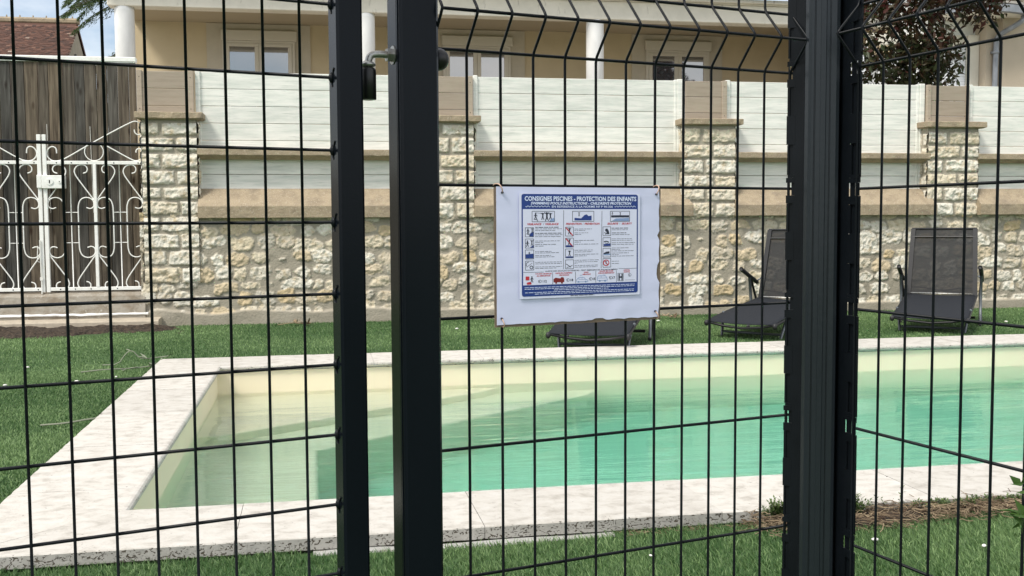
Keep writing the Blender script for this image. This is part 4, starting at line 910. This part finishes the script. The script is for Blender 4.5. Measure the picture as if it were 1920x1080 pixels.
q = MB(); q.ball((-.0975, .004, 1.3195), .0165, 16, 12, (.9, 1, 1)); q.tube([(-.112, .004, 1.3195), (-.098, .004, 1.3195)], .008, 10); q.build('knob', M['plastic'], gp, smooth=True)

# corner post: channelled tube with a toothed flange towards each panel
cpn = empty('corner_post', 'thick black corner post with notched flanges between the two wire panels', 'post', (.532, 1.782, 0), -13)
q = MB(); w2 = .0285
prof = [(-w2, .004), (-w2, -.018), (-w2 + .005, -.026), (-w2 + .010, -.0285), (-.0145, -.0285), (-.0138, -.0262), (-.0125, -.0262), (-.0118, -.0285), (-.0045, -.0290), (-.0035, -.0302), (.0045, -.0302), (.0055, -.0290), (.0105, -.0285), (.0112, -.0265), (.0122, -.0265), (.0128, -.0285), (w2 - .007, -.0285), (w2 - .002, -.0265), (w2, -.020), (w2, .010), (w2 - .006, .024), (-w2 + .006, .024), (-w2, .016)]
q.prism(prof, -.08, 1.66); q.build('tube', M['post2'], cpn)
def world_to(o_loc, rz, P):
    c, s = math.cos(R(rz)), math.sin(R(rz)); dx, dy = P[0] - o_loc[0], P[1] - o_loc[1]; return (c * dx + s * dy, -s * dx + c * dy)
def flange(Pin, Pout, name, zrow, ss):
    """toothed plate from tube (Pin) to its outer edge (Pout), world xy"""
    a = Vector(world_to((.532, 1.782), -13, Pin)); b = Vector(world_to((.532, 1.782), -13, Pout)); d = (b - a); Lf = d.length; d.normalize(); nrm = Vector((-d.y, d.x))
    q = MB()
    def plate(t0, t1, z0, z1, th=.0016, o=0):
        p = [a + d * t0 + nrm * (o - th / 2), a + d * t1 + nrm * (o - th / 2), a + d * t1 + nrm * (o + th / 2), a + d * t0 + nrm * (o + th / 2)]
        q.prism([(v.x, v.y) for v in p], z0, z1)
    plate(-.004, Lf * .52, -.08, 1.66)
    zz = zrow - 1.4
    while zz < 1.44:
        plate(Lf * .5205, Lf - .0030, zz + .0187, zz + .1880, .0012, -.003 * ss); plate(Lf * .5205, Lf * .72, zz + .1882, zz + .2186, .0012, -.003 * ss); zz += .2
    # outer zone: solid web broken by slots; hooked tongues at the wires
    z = zrow - 1.4
    while z < 1.44:
        plate(Lf * .5205, Lf, z + .010, z + .0185, .0022)
        plate(Lf * .5205, Lf - .0035, z + .0187, z + .0235)
        plate(Lf * .86, Lf - .0015, z + .0237, z + .0750, .0018)
        plate(Lf * .5205, Lf * .64, z + .0237, z + .0750)
        plate(Lf * .5205, Lf, z + .0755, z + .1250, .0026)
        plate(Lf * .84, Lf - .001, z + .1253, z + .1740, .0018)
        plate(Lf * .5205, Lf * .62, z + .1253, z + .1740)
        plate(Lf * .5205, Lf, z + .1743, z + .1880, .0022)
        plate(Lf * .86, Lf - .002, z + .1883, z + .2097, .0018)
        z += .2
    q.build(name, M['fence'], cpn)
flange((.5055, 1.790), (.479, 1.8055), 'flange', zc - .0, 1)
flange((.5585, 1.775), (.5735, 1.7035), 'flange', zr - .0, -1)
q = MB()   # inner webs closing the corner behind the tube
for (P0, P1) in (((.5055, 1.790), (.515, 1.825)), ((.5585, 1.775), (.560, 1.82))):
    a = world_to((.532, 1.782), -13, P0); b = world_to((.532, 1.782), -13, P1); q.prism([(a[0], a[1]), (b[0], b[1]), (b[0] + .002, b[1]), (a[0] + .002, a[1])], -.08, 1.66)
q.build('web', M['fence'], cpn)

# ------------------------------------------------------------------ the sign
sg = empty('sign', 'laminated pool safety notice tied to the wire fence', 'sign', Vector((-.0158, 1.5762, .9207)) + Vector((math.cos(R(24.84)), math.sin(R(24.84)), 0)) * -.0145 + Vector((math.sin(R(24.84)), -math.cos(R(24.84)), 0)) * .0062, 24.84)
SW, SH = .2960, .2132
q = MB(); pts = []; rsn = random.Random(2)
def rag(x, z): return .0009 * mn.noise(Vector((x * 90, z * 90, 3)))
edge = [(SW * k / 30, 0) for k in range(30)] + [(SW, SH * k / 22) for k in range(22)] + [(SW - SW * k / 30, SH) for k in range(30)] + [(0, SH - SH * k / 22) for k in range(22)]
q.prism([(x + rag(x, z) - .0012, z + rag(z, x) - .001) for x, z in edge], -.0040, -.0008, 'y'); q.build('backing_board', M['board'], sg)
q = MB(); n, m = 44, 30; vs = []
def pz(x, z):
    f = x / SW; g_ = z / SH; return -.0052 - .0012 * max(0, mn.noise(Vector((x * 26, z * 17, 1)))) - .0018 * max(0, f - .86) * 3 * (.5 + mn.noise(Vector((x * 20, z * 55, 4))))
for j in range(m + 1):
    for i in range(n + 1):
        x = .0015 + (SW - .0065) * i / n; z = .0035 + (SH - .004) * j / m
        if i == n: x += .0016 * mn.noise(Vector((z * 60, 1, 9))) - (.0035 if .30 < z / SH < .42 or .62 < z / SH < .66 else 0)
        if j == 0: z += -.001 + .0022 * abs(mn.noise(Vector((x * 40, 5, 2)))) + (.003 if .58 < x / SW < .64 else 0)
        if j == 0: z += -.0005 * 0
        vs.append((x, pz(x, z), z))
k = len(vs); vs += [(a, -.0041, c) for a, b, c in vs]
fs = [(j * (n + 1) + i, j * (n + 1) + i + 1, (j + 1) * (n + 1) + i + 1, (j + 1) * (n + 1) + i) for j in range(m) for i in range(n)]
fs += [tuple(k + t for t in f)[::-1] for f in list(fs)]
rim = [i for i in range(n + 1)] + [j * (n + 1) + n for j in range(1, m + 1)] + [m * (n + 1) + i for i in range(n - 1, -1, -1)] + [j * (n + 1) for j in range(m - 1, 0, -1)]
for a in range(len(rim)): b = rim[(a + 1) % len(rim)]; fs.append((rim[a], k + rim[a], k + b, b))
q.add(vs, fs); q.build('paper', M['paper'], sg)
SX = lambda x: .0422 + (x - 215) / 815.0 * .2070
SZ = lambda z: .2003 - (z - 135) / 690.0 * .1545
Y0 = -.0072
def plate(name, m, poly, y=Y0, th=.0004, parent=sg):
    q = MB(); q.prism([(SX(a), SZ(b)) for a, b in poly], y - th, y, 'y'); return q.build(name, m, parent)
def rrect(x0, y0, x1, y1, r, corners='tlrb'):
    P = []
    for (cx_, cy_, a0) in ((x0 + r, y0 + r, 180), (x1 - r, y0 + r, 270), (x1 - r, y1 - r, 0), (x0 + r, y1 - r, 90)):
        for k in range(5): a = R(a0 + 22.5 * k); P.append((cx_ + r * math.cos(a), cy_ + r * math.sin(a)))
    return P
plate('printed_sheet', M['sheet'], [(200, 122), (1046, 122), (1046, 846), (200, 846)], Y0, .0003)
Y1 = Y0 - .0004
plate('blue_border', M['ink_blue'], rrect(215, 128, 1030, 830, 16), Y1, .0002)
plate('white_field', M['sheet'], [(223, 232), (1021, 232), (1021, 752), (223, 752)], Y1 - .0003, .0002)
Y2 = Y1 - .0007
class Txt:
    def __init__(s): s.m = MB()
    def text(s, body, cx_, cy_, h, wmax=None, shear=0, off=0, align='CENTER'):
        c = bpy.data.curves.new('t', 'FONT'); c.body = body; c.size = 1; c.shear = shear; c.offset = off; c.resolution_u = 2; c.align_x = 'LEFT'
        o = bpy.data.objects.new('t', c); col.objects.link(o); dg = bpy.context.evaluated_depsgraph_get(); me = o.evaluated_get(dg).to_mesh()
        P = [v.co.copy() for v in me.vertices]; Fc = [tuple(p.vertices) for p in me.polygons]; o.evaluated_get(dg).to_mesh_clear(); bpy.data.objects.remove(o); bpy.data.curves.remove(c)
        if not P: return
        x0 = min(p.x for p in P); x1 = max(p.x for p in P); y0 = min(p.y for p in P if True); cap = .70
        hs_ = h / cap; ws_ = (wmax / (x1 - x0)) if wmax else hs_
        ox = cx_ - (x1 - x0) * ws_ / 2 if align == 'CENTER' else cx_
        s.m.add([(SX(ox + (p.x - x0) * ws_), Y2, SZ(cy_ + h / 2 - p.y * hs_)) for p in P], Fc)
    def bar(s, x0, y0, x1, y1): s.m.add([(SX(x0), Y2, SZ(y1)), (SX(x1), Y2, SZ(y1)), (SX(x1), Y2, SZ(y0)), (SX(x0), Y2, SZ(y0))], [(0, 1, 2, 3)])
    def poly(s, P, dy=0): s.m.add([(SX(a), Y2 - dy, SZ(b)) for a, b in P][::-1], [tuple(range(len(P)))])
    def line(s, P, w):
        for (a, b), (c, d) in zip(P[:-1], P[1:]):
            L_ = math.hypot(c - a, d - b) or 1; nx, ny = -(d - b) / L_ * w / 2, (c - a) / L_ * w / 2
            s.m.add([(SX(x), Y2, SZ(y)) for x, y in ((a + nx, b + ny), (c + nx, d + ny), (c - nx, d - ny), (a - nx, b - ny))], [(0, 1, 2, 3)])
    def disc(s, cx_, cy_, r): s.poly([(cx_ + r * math.cos(2 * PI * k / 12), cy_ + r * math.sin(2 * PI * k / 12)) for k in range(12)])
    def frame(s, x0, y0, x1, y1, w): s.line([(x0, y0), (x1, y0), (x1, y1), (x0, y1), (x0, y0)], w)
    def man(s, x, y, h, arms=0, lean=0):
        s.disc(x + lean * 2, y - h * .42, h * .10); s.line([(x + lean * 2, y - h * .32), (x, y + .05 * h)], h * .17)
        s.line([(x, y), (x - h * .16, y + h * .45)], h * .10); s.line([(x, y), (x + h * .17, y + h * .45)], h * .10)
        s.line([(x + lean, y - h * .25), (x - h * .26, y - h * (.02 if not arms else .5))], h * .08); s.line([(x + lean, y - h * .25), (x + h * .26, y - h * (.02 if not arms else .5))], h * .08)
WT = Txt(); WT.text('CONSIGNES PISCINES - PROTECTION DES ENFANTS', 626, 159, 30, 782, 0, .030)
WT.text("SWIMMING POOLS INSTRUCTIONS - CHILDREN'S PROTECTION", 628, 191, 17, 705, .25, .035); WT.text('EN REFERENCE A LA NORME NF P 90-306', 632, 214, 14, 428, 0, .015)
for a, b in ((240, 405), (858, 1012)):
    WT.line([(a + (b - a) * k / 24, 213 + 5 * math.sin(k * 1.9)) for k in range(25)], 3.2)
rl = random.Random(6)
def words(t, x0, x1, y, h):
    x = x0
    while x < x1 - 4:
        w_ = min(rl.uniform(9, 34), x1 - x); t.line([(x, y), (x + w_, y)], h); x += w_ + 4.5
for yy, xa, xb in ((772, 232, 1006), (783, 232, 1010), (794, 430, 815), (807, 235, 1006), (818, 300, 1000)): words(WT, xa, xb, yy - 3, 3.6)
WT.m.build('white_lettering', M['ink_white'], sg)
RT = Txt()
for t_, x_, w_ in (('VIGILANCE', 300, 96), ('VIGILANCE', 419, 92), ('PREVENTION', 570, 112), ('PREVENTION', 698, 108), ('SECURITE', 846, 80), ('SECURITY', 948, 76)): RT.text(t_, x_, 334, 13, w_, .25, .03)
for t_, x_, y_, w_ in (('TOUTES URGENCES', 360, 676, 112), ('ALL EMERGENCIES', 360, 690, 96), ('SAPEURS-POMPIERS', 500, 675, 118), ('FIRE BRIGADE', 502, 689, 70), ('SAMU', 656, 674, 36), ('AMBULANCE', 658, 688, 60), ('POLICE SECOURS', 800, 670, 100), ('POLICE EMERGENCY', 800, 683, 118), ('HOPITAL', 948, 667, 48), ('HOSPITAL', 948, 680, 48)): RT.text(t_, x_, y_, 8.5, w_, .25, .03)
RT.line([(514, 360), (562, 415)], 7); RT.line([(514, 436), (562, 492)], 7)
RT.line([(798 + 20 * math.cos(PI / 8 * k), 611 + 20 * math.sin(PI / 8 * k)) for k in range(17)], 6); RT.line([(785, 597), (811, 625)], 5)
RT.poly([(239, 692), (264, 692), (264, 718), (239, 718)]); RT.poly([(245, 742), (252, 732), (270, 730), (280, 742), (272, 748), (250, 748)])
RT.m.build('red_lettering', M['ink_red'], sg)
DT = Txt()
DT.text('/', 362, 334, 15, 7, .2, .0); DT.text('/', 634, 334, 15, 7, .2, 0); DT.text('/', 896, 334, 15, 7, .2, 0)
for x_, t_ in ((290, ''),): pass
DT.line([(499, 240), (497, 648)], 2.6); DT.line([(768, 244), (762, 648)], 2.6); DT.line([(223, 664), (362, 664)], 2.2); DT.line([(888, 655), (1020, 655)], 2.2)
for x_ in (422, 580, 724, 872): DT.line([(x_, 668), (x_, 750)], 2.4)
DT.text('ALERTE DES SECOURS EXTERIEURS - FIRST EMERGENCIES PHONE NUMBERS', 625, 659, 9, 512, .25, .012)
for t_, x_, y_, w_ in (('112', 368, 728, 27), ('18', 555, 725, 19), ('15', 712, 722, 18), ('17', 853, 718, 18)): DT.text(t_, x_, y_, 16, w_, 0, .03)
DT.text('H', 903, 715, 42, 30, 0, .05); DT.frame(882, 688, 923, 742, 2.6)
for x_, y_ in ((335, 728), (528, 725), (688, 722), (830, 718), (970, 702)):
    DT.line([(x_ + 10.5 * math.cos(PI / 6 * k), y_ + 10.5 * math.sin(PI / 6 * k)) for k in range(13)], 2.2); DT.line([(x_ - 3, y_ - 6), (x_ - 5, y_), (x_ + 1, y_ + 6)], 3.4)
DT.line([(935, 738), (1008, 738)], 1.6)
for (x0, x1) in ((284, 436), (560, 710), (828, 968)): DT.frame(x0, 246, x1, 318, 3)
# column pictogram boxes
for cxl, rows_ in ((238, 4), (511, 4), (775, 4)):
    for r_ in range(rows_): y0 = (358, 435, 510, 586)[r_] - (2 if cxl > 500 else 0) - (4 if cxl > 700 and r_ > 2 else 0); DT.frame(cxl, y0, cxl + 56, y0 + 62, 2.8)
DT.man(308, 280, 46); DT.man(356, 282, 50, 1); DT.man(384, 284, 62, 1); DT.man(408, 282, 48, 1); DT.line([(295, 300), (320, 305), (322, 314)], 4); DT.line([(306, 256), (352, 262)], 2)
DT.man(606, 268, 28, 1); DT.poly([(834, 275), (964, 275), (964, 290), (834, 290)]); DT.man(842, 262, 22); DT.man(900, 266, 24, 1)
DT.man(256, 384, 40); DT.line([(246, 400), (264, 404), (268, 414)], 4); DT.man(284, 380, 34, 1); DT.man(252, 468, 44); DT.man(282, 464, 40, 1)
DT.poly([(264, 520), (269, 532), (264, 540), (259, 532)]); DT.line([(246, 628), (284, 600)], 2.5); DT.line([(244, 622), (244, 600), (260, 592)], 4); DT.line([(278 + 10 * math.cos(PI / 6 * k), 630 + 10 * math.sin(PI / 6 * k)) for k in range(13)], 4.5)
DT.man(538, 386, 46, 1, 1); DT.man(536, 462, 44, 1, 2); DT.man(539, 540, 40, 1); DT.line([(516, 612), (548, 636)], 4); DT.line([(518, 640), (560, 622)], 3)
DT.poly([(792, 372), (806, 368), (816, 384), (822, 408), (802, 408), (800, 392), (790, 384)]); DT.line([(784, 396), (800, 404), (792, 410)], 4)
DT.line([(782, 462), (800, 458), (818, 466)], 7); DT.line([(788, 470), (812, 474)], 3); DT.poly([(780, 542), (800, 532), (822, 530), (822, 546), (780, 550)]); DT.man(798, 611, 24, 1)
DT.man(281, 714, 44)
for xs, rr_ in (((304, 490), [(356, 465), (367, 490), (378, 440), (397, 490), (408, 490), (420, 480), (450, 472), (461, 362), (474, 448), (485, 360), (522, 415), (532, 465), (550, 412), (560, 438), (596, 490), (607, 485), (628, 488), (638, 450)]),
                ((574, 745), [(370, 696), (380, 655), (397, 670), (408, 620), (450, 715), (461, 618), (476, 742), (518, 702), (530, 698), (547, 742), (558, 660), (588, 745), (600, 738), (609, 595), (625, 738), (636, 735)]),
                ((838, 1010), [(366, 958), (378, 955), (400, 944), (412, 968), (442, 985), (453, 988), (470, 1008), (482, 998), (507, 965), (518, 898), (528, 998), (543, 962), (554, 888), (565, 998), (601, 890), (617, 890)])):
    for (yy, xe) in rr_: words(DT, xs[0], xe, yy, 4.2 if (yy in (356, 397, 366, 400) and xs[0] != 574) else 2.6)
words(DT, 545, 712, 834, 4.6)
DT.m.build('dark_lettering', M['ink_dark'], sg)
BT = Txt(); BT.poly([(574, 292), (620, 296), (645, 272), (660, 268), (672, 280), (694, 276), (694, 310), (574, 310)])
for y0 in (398,): BT.poly([(270, y0), (292, y0 - 12), (292, y0 + 20), (266, y0 + 20)])
BT.poly([(240, 540), (292, 536), (292, 568), (240, 568)]); BT.poly([(268, 494), (292, 478), (292, 495)]); BT.poly([(514, 482), (560, 484), (560, 494), (514, 494)]); BT.poly([(514, 560), (564, 560), (564, 570), (514, 570)])
BT.poly([(780, 478), (828, 474), (828, 492), (780, 492)]); BT.m.build('blue_pictogram', M['ink_blue'], sg)
PT = Txt(); PT.poly([(840, 314), (868, 298), (964, 294), (964, 316)]); PT.poly([(400, 316), (412, 300), (434, 290), (434, 316)])
PT.line([(586, 738), (588, 724), (604, 710), (640, 710), (652, 724), (668, 730), (668, 740), (586, 740)], 3.2); PT.line([(604, 710), (604, 724), (652, 724)], 2.4); PT.line([(626, 710), (626, 724)], 2.4); PT.line([(612, 700), (620, 690), (628, 700)], 2)
for x_ in (602, 652): PT.disc(x_, 740, 6)
PT.line([(736, 736), (736, 714), (742, 702), (792, 702), (804, 718), (806, 736), (736, 736)], 3.4); PT.line([(740, 718), (800, 718)], 2.4); PT.line([(762, 703), (762, 718)], 2.4); PT.line([(780, 690), (786, 700)], 2)
for x_ in (752, 790): PT.disc(x_, 738, 7)
PT.poly([(780, 548), (828, 548), (828, 556), (780, 556)]); PT.m.build('pale_pictogram', M['ink_pale'], sg)
MT = Txt(); MT.poly([(428, 738), (428, 716), (442, 706), (476, 712), (480, 704), (496, 704), (502, 716), (502, 738)]); MT.disc(446, 742, 7); MT.disc(486, 742, 7); MT.m.build('maroon_pictogram', M['ink_maroon'], sg)
for (x_, z_) in ((.0105, SH - .0095), (SW - .0115, SH - .0105), (.0085, .0125), (SW - .0125, .0125)):
    q = MB(); q.prism([(x_ + .0017 * math.cos(PI / 6 * k), z_ + .0017 * math.sin(PI / 6 * k)) for k in range(12)], -.0086, -.0050, 'y'); q.build('eyelet', M['ink_dark'], sg)
for (x_, z_, dx, dz) in ((.0105, SH - .0095, -.008, .013), (SW - .0115, SH - .0105, .004, .014), (.0085, .0125, .004, -.013), (SW - .0125, .0125, .006, -.012)):
    q = MB(); q.tube(smoothpath([(x_, -.0075, z_), (x_ + dx * .3, -.0125, z_ + dz * .45), (x_ + dx * .8, -.010, z_ + dz), (x_ + dx, .004, z_ + dz * 1.05), (x_ + dx, .012, z_ + dz * .7)]), .0009, 6); q.build('tie', M['wire_tie'], sg, smooth=True)

# ------------------------------------------------------------------ dry stems and weeds along the coping
dr = random.Random(14)
def pc(u, v, z=0): return Vector((u * ca - v * sa, u * sa + v * ca, z))
ns = 110; U_, V2_ = np.meshgrid(np.linspace(1.50, 2.75, ns), np.linspace(3.09, 3.40, 26))
lo = 3.235 + .05 * (vnoise(U_, U_ * 0, 3, 9, 3) - .5) * 2 + .05 * np.clip((U_ - 1.95) / .3, 0, 1) - .0 * U_
hz = np.clip((V2_ - lo) / .06, -1, 1) * .030 * np.clip((U_ - 1.50) / .15, 0, 1) * np.clip((2.75 - U_) / .1, 0, 1) - .004 + .012 * (vnoise(U_, V2_, 30, 3, 3) - .5)
Vs = np.stack([U_ * ca - V2_ * sa, U_ * sa + V2_ * ca, hz], -1).reshape(-1, 3); I = np.arange(ns * 26).reshape(26, ns); Fs = np.stack([I[:-1, :-1], I[:-1, 1:], I[1:, 1:], I[1:, :-1]], -1).reshape(-1, 4)
tag(npmesh('litter_soil', Vs, Fs, M['soil']), kind='structure')
q = MB()
def stem(u, v, z, L_, w_, tone):
    a = dr.uniform(0, 2 * PI); p = pc(u, v, z); pts = [p]; t = a
    for k in range(4):
        t += dr.uniform(-.7, .7); p = p + Vector((math.cos(t), math.sin(t) * .8, dr.uniform(-.35, .35))) * L_ / 4; p.z = max(.004, p.z); pts.append(p)
    q.tone = tone; q.tube(pts, w_, 4)
for k in range(1300):
    u = dr.uniform(1.48, 2.72); lim = 3.225 + .05 * min(1, max(0, (u - 1.95) / .3)); v = 3.375 - abs(dr.gauss(0, .5)) * (3.375 - lim) * 1.25
    if v < lim - .05: continue
    stem(u, v, dr.uniform(.008, .055), dr.uniform(.02, .10), dr.uniform(.0006, .0018), min(1, max(0, dr.gauss(.45, .3))))
for k in range(70):
    stem(dr.uniform(1.0, 1.55), 3.370 - abs(dr.gauss(0, .025)), .01, dr.uniform(.02, .06), .0008, dr.random())
tag(q.build('dry_litter', M['straw']), 'brown dry stems raked against the pool coping at the right', 'plant litter', kind='stuff')
q = MB(); V_ = []
def weedy(u, v, h, n, name_mb):
    for k in range(n):
        p = pc(u + dr.gauss(0, .012), v + dr.gauss(0, .008), .03); t = Vector((dr.gauss(0, .3), dr.gauss(0, .25), 1)).normalized(); hh = h * dr.uniform(.6, 1.35); tip = p + t * hh
        name_mb.tone = dr.random() * .4; name_mb.tube([p, p + t * hh * .5, tip], .0006, 3)
        for j in range(7):
            b = p + t * hh * (.25 + .75 * j / 6); d = Vector((dr.gauss(0, 1), dr.gauss(0, 1), .5)).normalized(); s = Vector((-d.y, d.x, 0)).normalized() * .0036; l = dr.uniform(.010, .022)
            name_mb.tone = min(1, max(0, dr.gauss(.45, .3))); name_mb.add([b, b + d * l * .5 + s, b + d * l, b + d * l * .5 - s], [(0, 1, 2, 3)])
for u in np.linspace(1.56, 1.62, 8): weedy(float(u) + dr.uniform(-.01, .01), 3.345, .05 + .018 * (math.sin(float(u) * 31) > .2), 9, q)
for u in np.linspace(1.63, 1.90, 34): weedy(float(u), 3.335, .07 * (.6 + .5 * math.sin((float(u) - 1.60) / .32 * PI)), 9, q)
for u in (1.95, 1.985, 2.03, 2.08): weedy(u, 3.36, .065, 1, q)
for u in np.linspace(2.12, 2.7, 26): weedy(float(u), 3.352, .025, 4, q)
tag(q.build('weeds', M['weed']), 'small green weeds growing against the front pool coping', 'weeds', kind='stuff')

# shrub tip that reaches in from the right
sb = empty('shrub', 'green leafy shrub tip poking through the wire at the right edge', 'shrub', (.499, 1.0, .5))
rs = np.random.default_rng(3)
V_, F_, T_ = leafcloud([((.006, 0, .320), .008), ((.007, 0, .286), .009)], 34, .016, rs, lambda P, r: np.clip(.6 + r.normal(0, .3, len(P)), 0, 1), 0, .5)
V2, F2, T2 = leafcloud([((.07, 0, .15), .06), ((.065, .0, .05), .07), ((.06, 0, .24), .045)], 260, .025, rs, lambda P, r: np.clip(.4 + r.normal(0, .3, len(P)), 0, 1), 0, .3)
npmesh('foliage', np.concatenate([V_, V2]), np.concatenate([F_, F2 + len(V_)]), M['shrub'], sb, tone=np.concatenate([T_, T2]))
q = MB(); q.tube([(.06, 0, -.5), (.055, 0, 0), (.035, 0, .2), (.004, 0, .31)], [.006, .004, .002, .001], 6); q.tube([(.04, 0, .1), (.008, 0, .28)], .0012, 5); q.build('stem', M['bark'], sb)

# small fallen things on the turf
def twig(name, lab, cat, pts, r, m, leaves=0, seed=0):
    q = MB(); q.tone = .8; P = smoothpath(pts, 1); q.tube(P, r, 5); rt = random.Random(seed)
    for k in range(leaves):
        b = P[rt.randrange(len(P) // 2, len(P))]; d = Vector((rt.gauss(0, 1), rt.gauss(0, 1), rt.uniform(0, .5))).normalized(); s = Vector((-d.y, d.x, 0)).normalized() * .012; l = rt.uniform(.04, .12)
        q.tone = rt.random(); q.add([b, b + d * l * .5 + s, b + d * l, b + d * l * .5 - s], [(0, 1, 2, 3)])
    return tag(q.build(name, m), lab, cat)
twig('fallen_twig', 'bent pale twig sticking up from the turf near the pool corner', 'twig', [(-3.09, 7.72, .02), (-2.98, 7.74, .02), (-2.93, 7.76, .10), (-2.89, 7.78, .13), (-2.83, 7.80, .05), (-2.66, 7.92, .06)], .0045, M['twig'], 12, 1)
twig('fallen_twig', 'flat grey twig lying below the bent twig by the pool corner', 'twig', [(-3.10, 7.35, .02), (-2.95, 7.42, .03), (-2.80, 7.52, .02), (-2.62, 7.66, .03)], .005, M['twig'], 16, 2)
twig('fallen_twig', 'pale split twig lying on the turf by the left coping', 'twig', [(-2.50, 5.40, .02), (-2.38, 5.42, .025), (-2.27, 5.50, .035), (-2.18, 5.55, .035), (-2.08, 5.55, .02)], .005, M['twig'], 12, 3)
twig('straw_tuft', 'tuft of dry straw at the foot of the stone wall', 'straw', [(-2.45, 10.72, .02), (-2.3, 10.76, .04), (-2.15, 10.8, .02)], .004, M['straw'], 40, 4)
twig('straw_tuft', 'tuft of dry straw at the wall foot right of the hidden lounger', 'straw', [(1.55, 11.25, .02), (1.65, 11.3, .05), (1.8, 11.3, .02)], .004, M['straw'], 30, 5)
peb = None
for k, (x_, y_) in enumerate([(1.20, 3.36), (1.53, 3.29), (.436, 3.214), (-2.94, 6.9), (-3.35, 6.75), (-2.75, 7.1), (-3.15, 5.6), (-.55, 10.2), (5.1, 10.6), (1.55, 10.9), (-3.6, 7.6)]):
    if peb is None:
        q = MB(); q.ball((0, 0, .004), .009, 9, 6, (1.25, .85, .55)); peb = q.build('stone_chip', M['pebble'], smooth=True); o = peb
    else: o = peb.copy(); col.objects.link(o)
    s_ = (1.1, .95, .6, 1.4, 1.3, 1.1, 1.1, 1.7, 1.9, 1.8, 1.3)[k]; o.location = (x_, y_, .018); o.scale = (s_,) * 3; o.rotation_euler = (0, 0, k)
    tag(o, 'small white stone chip lying on the turf', 'stone chip', 'white stone chips scattered on the turf')
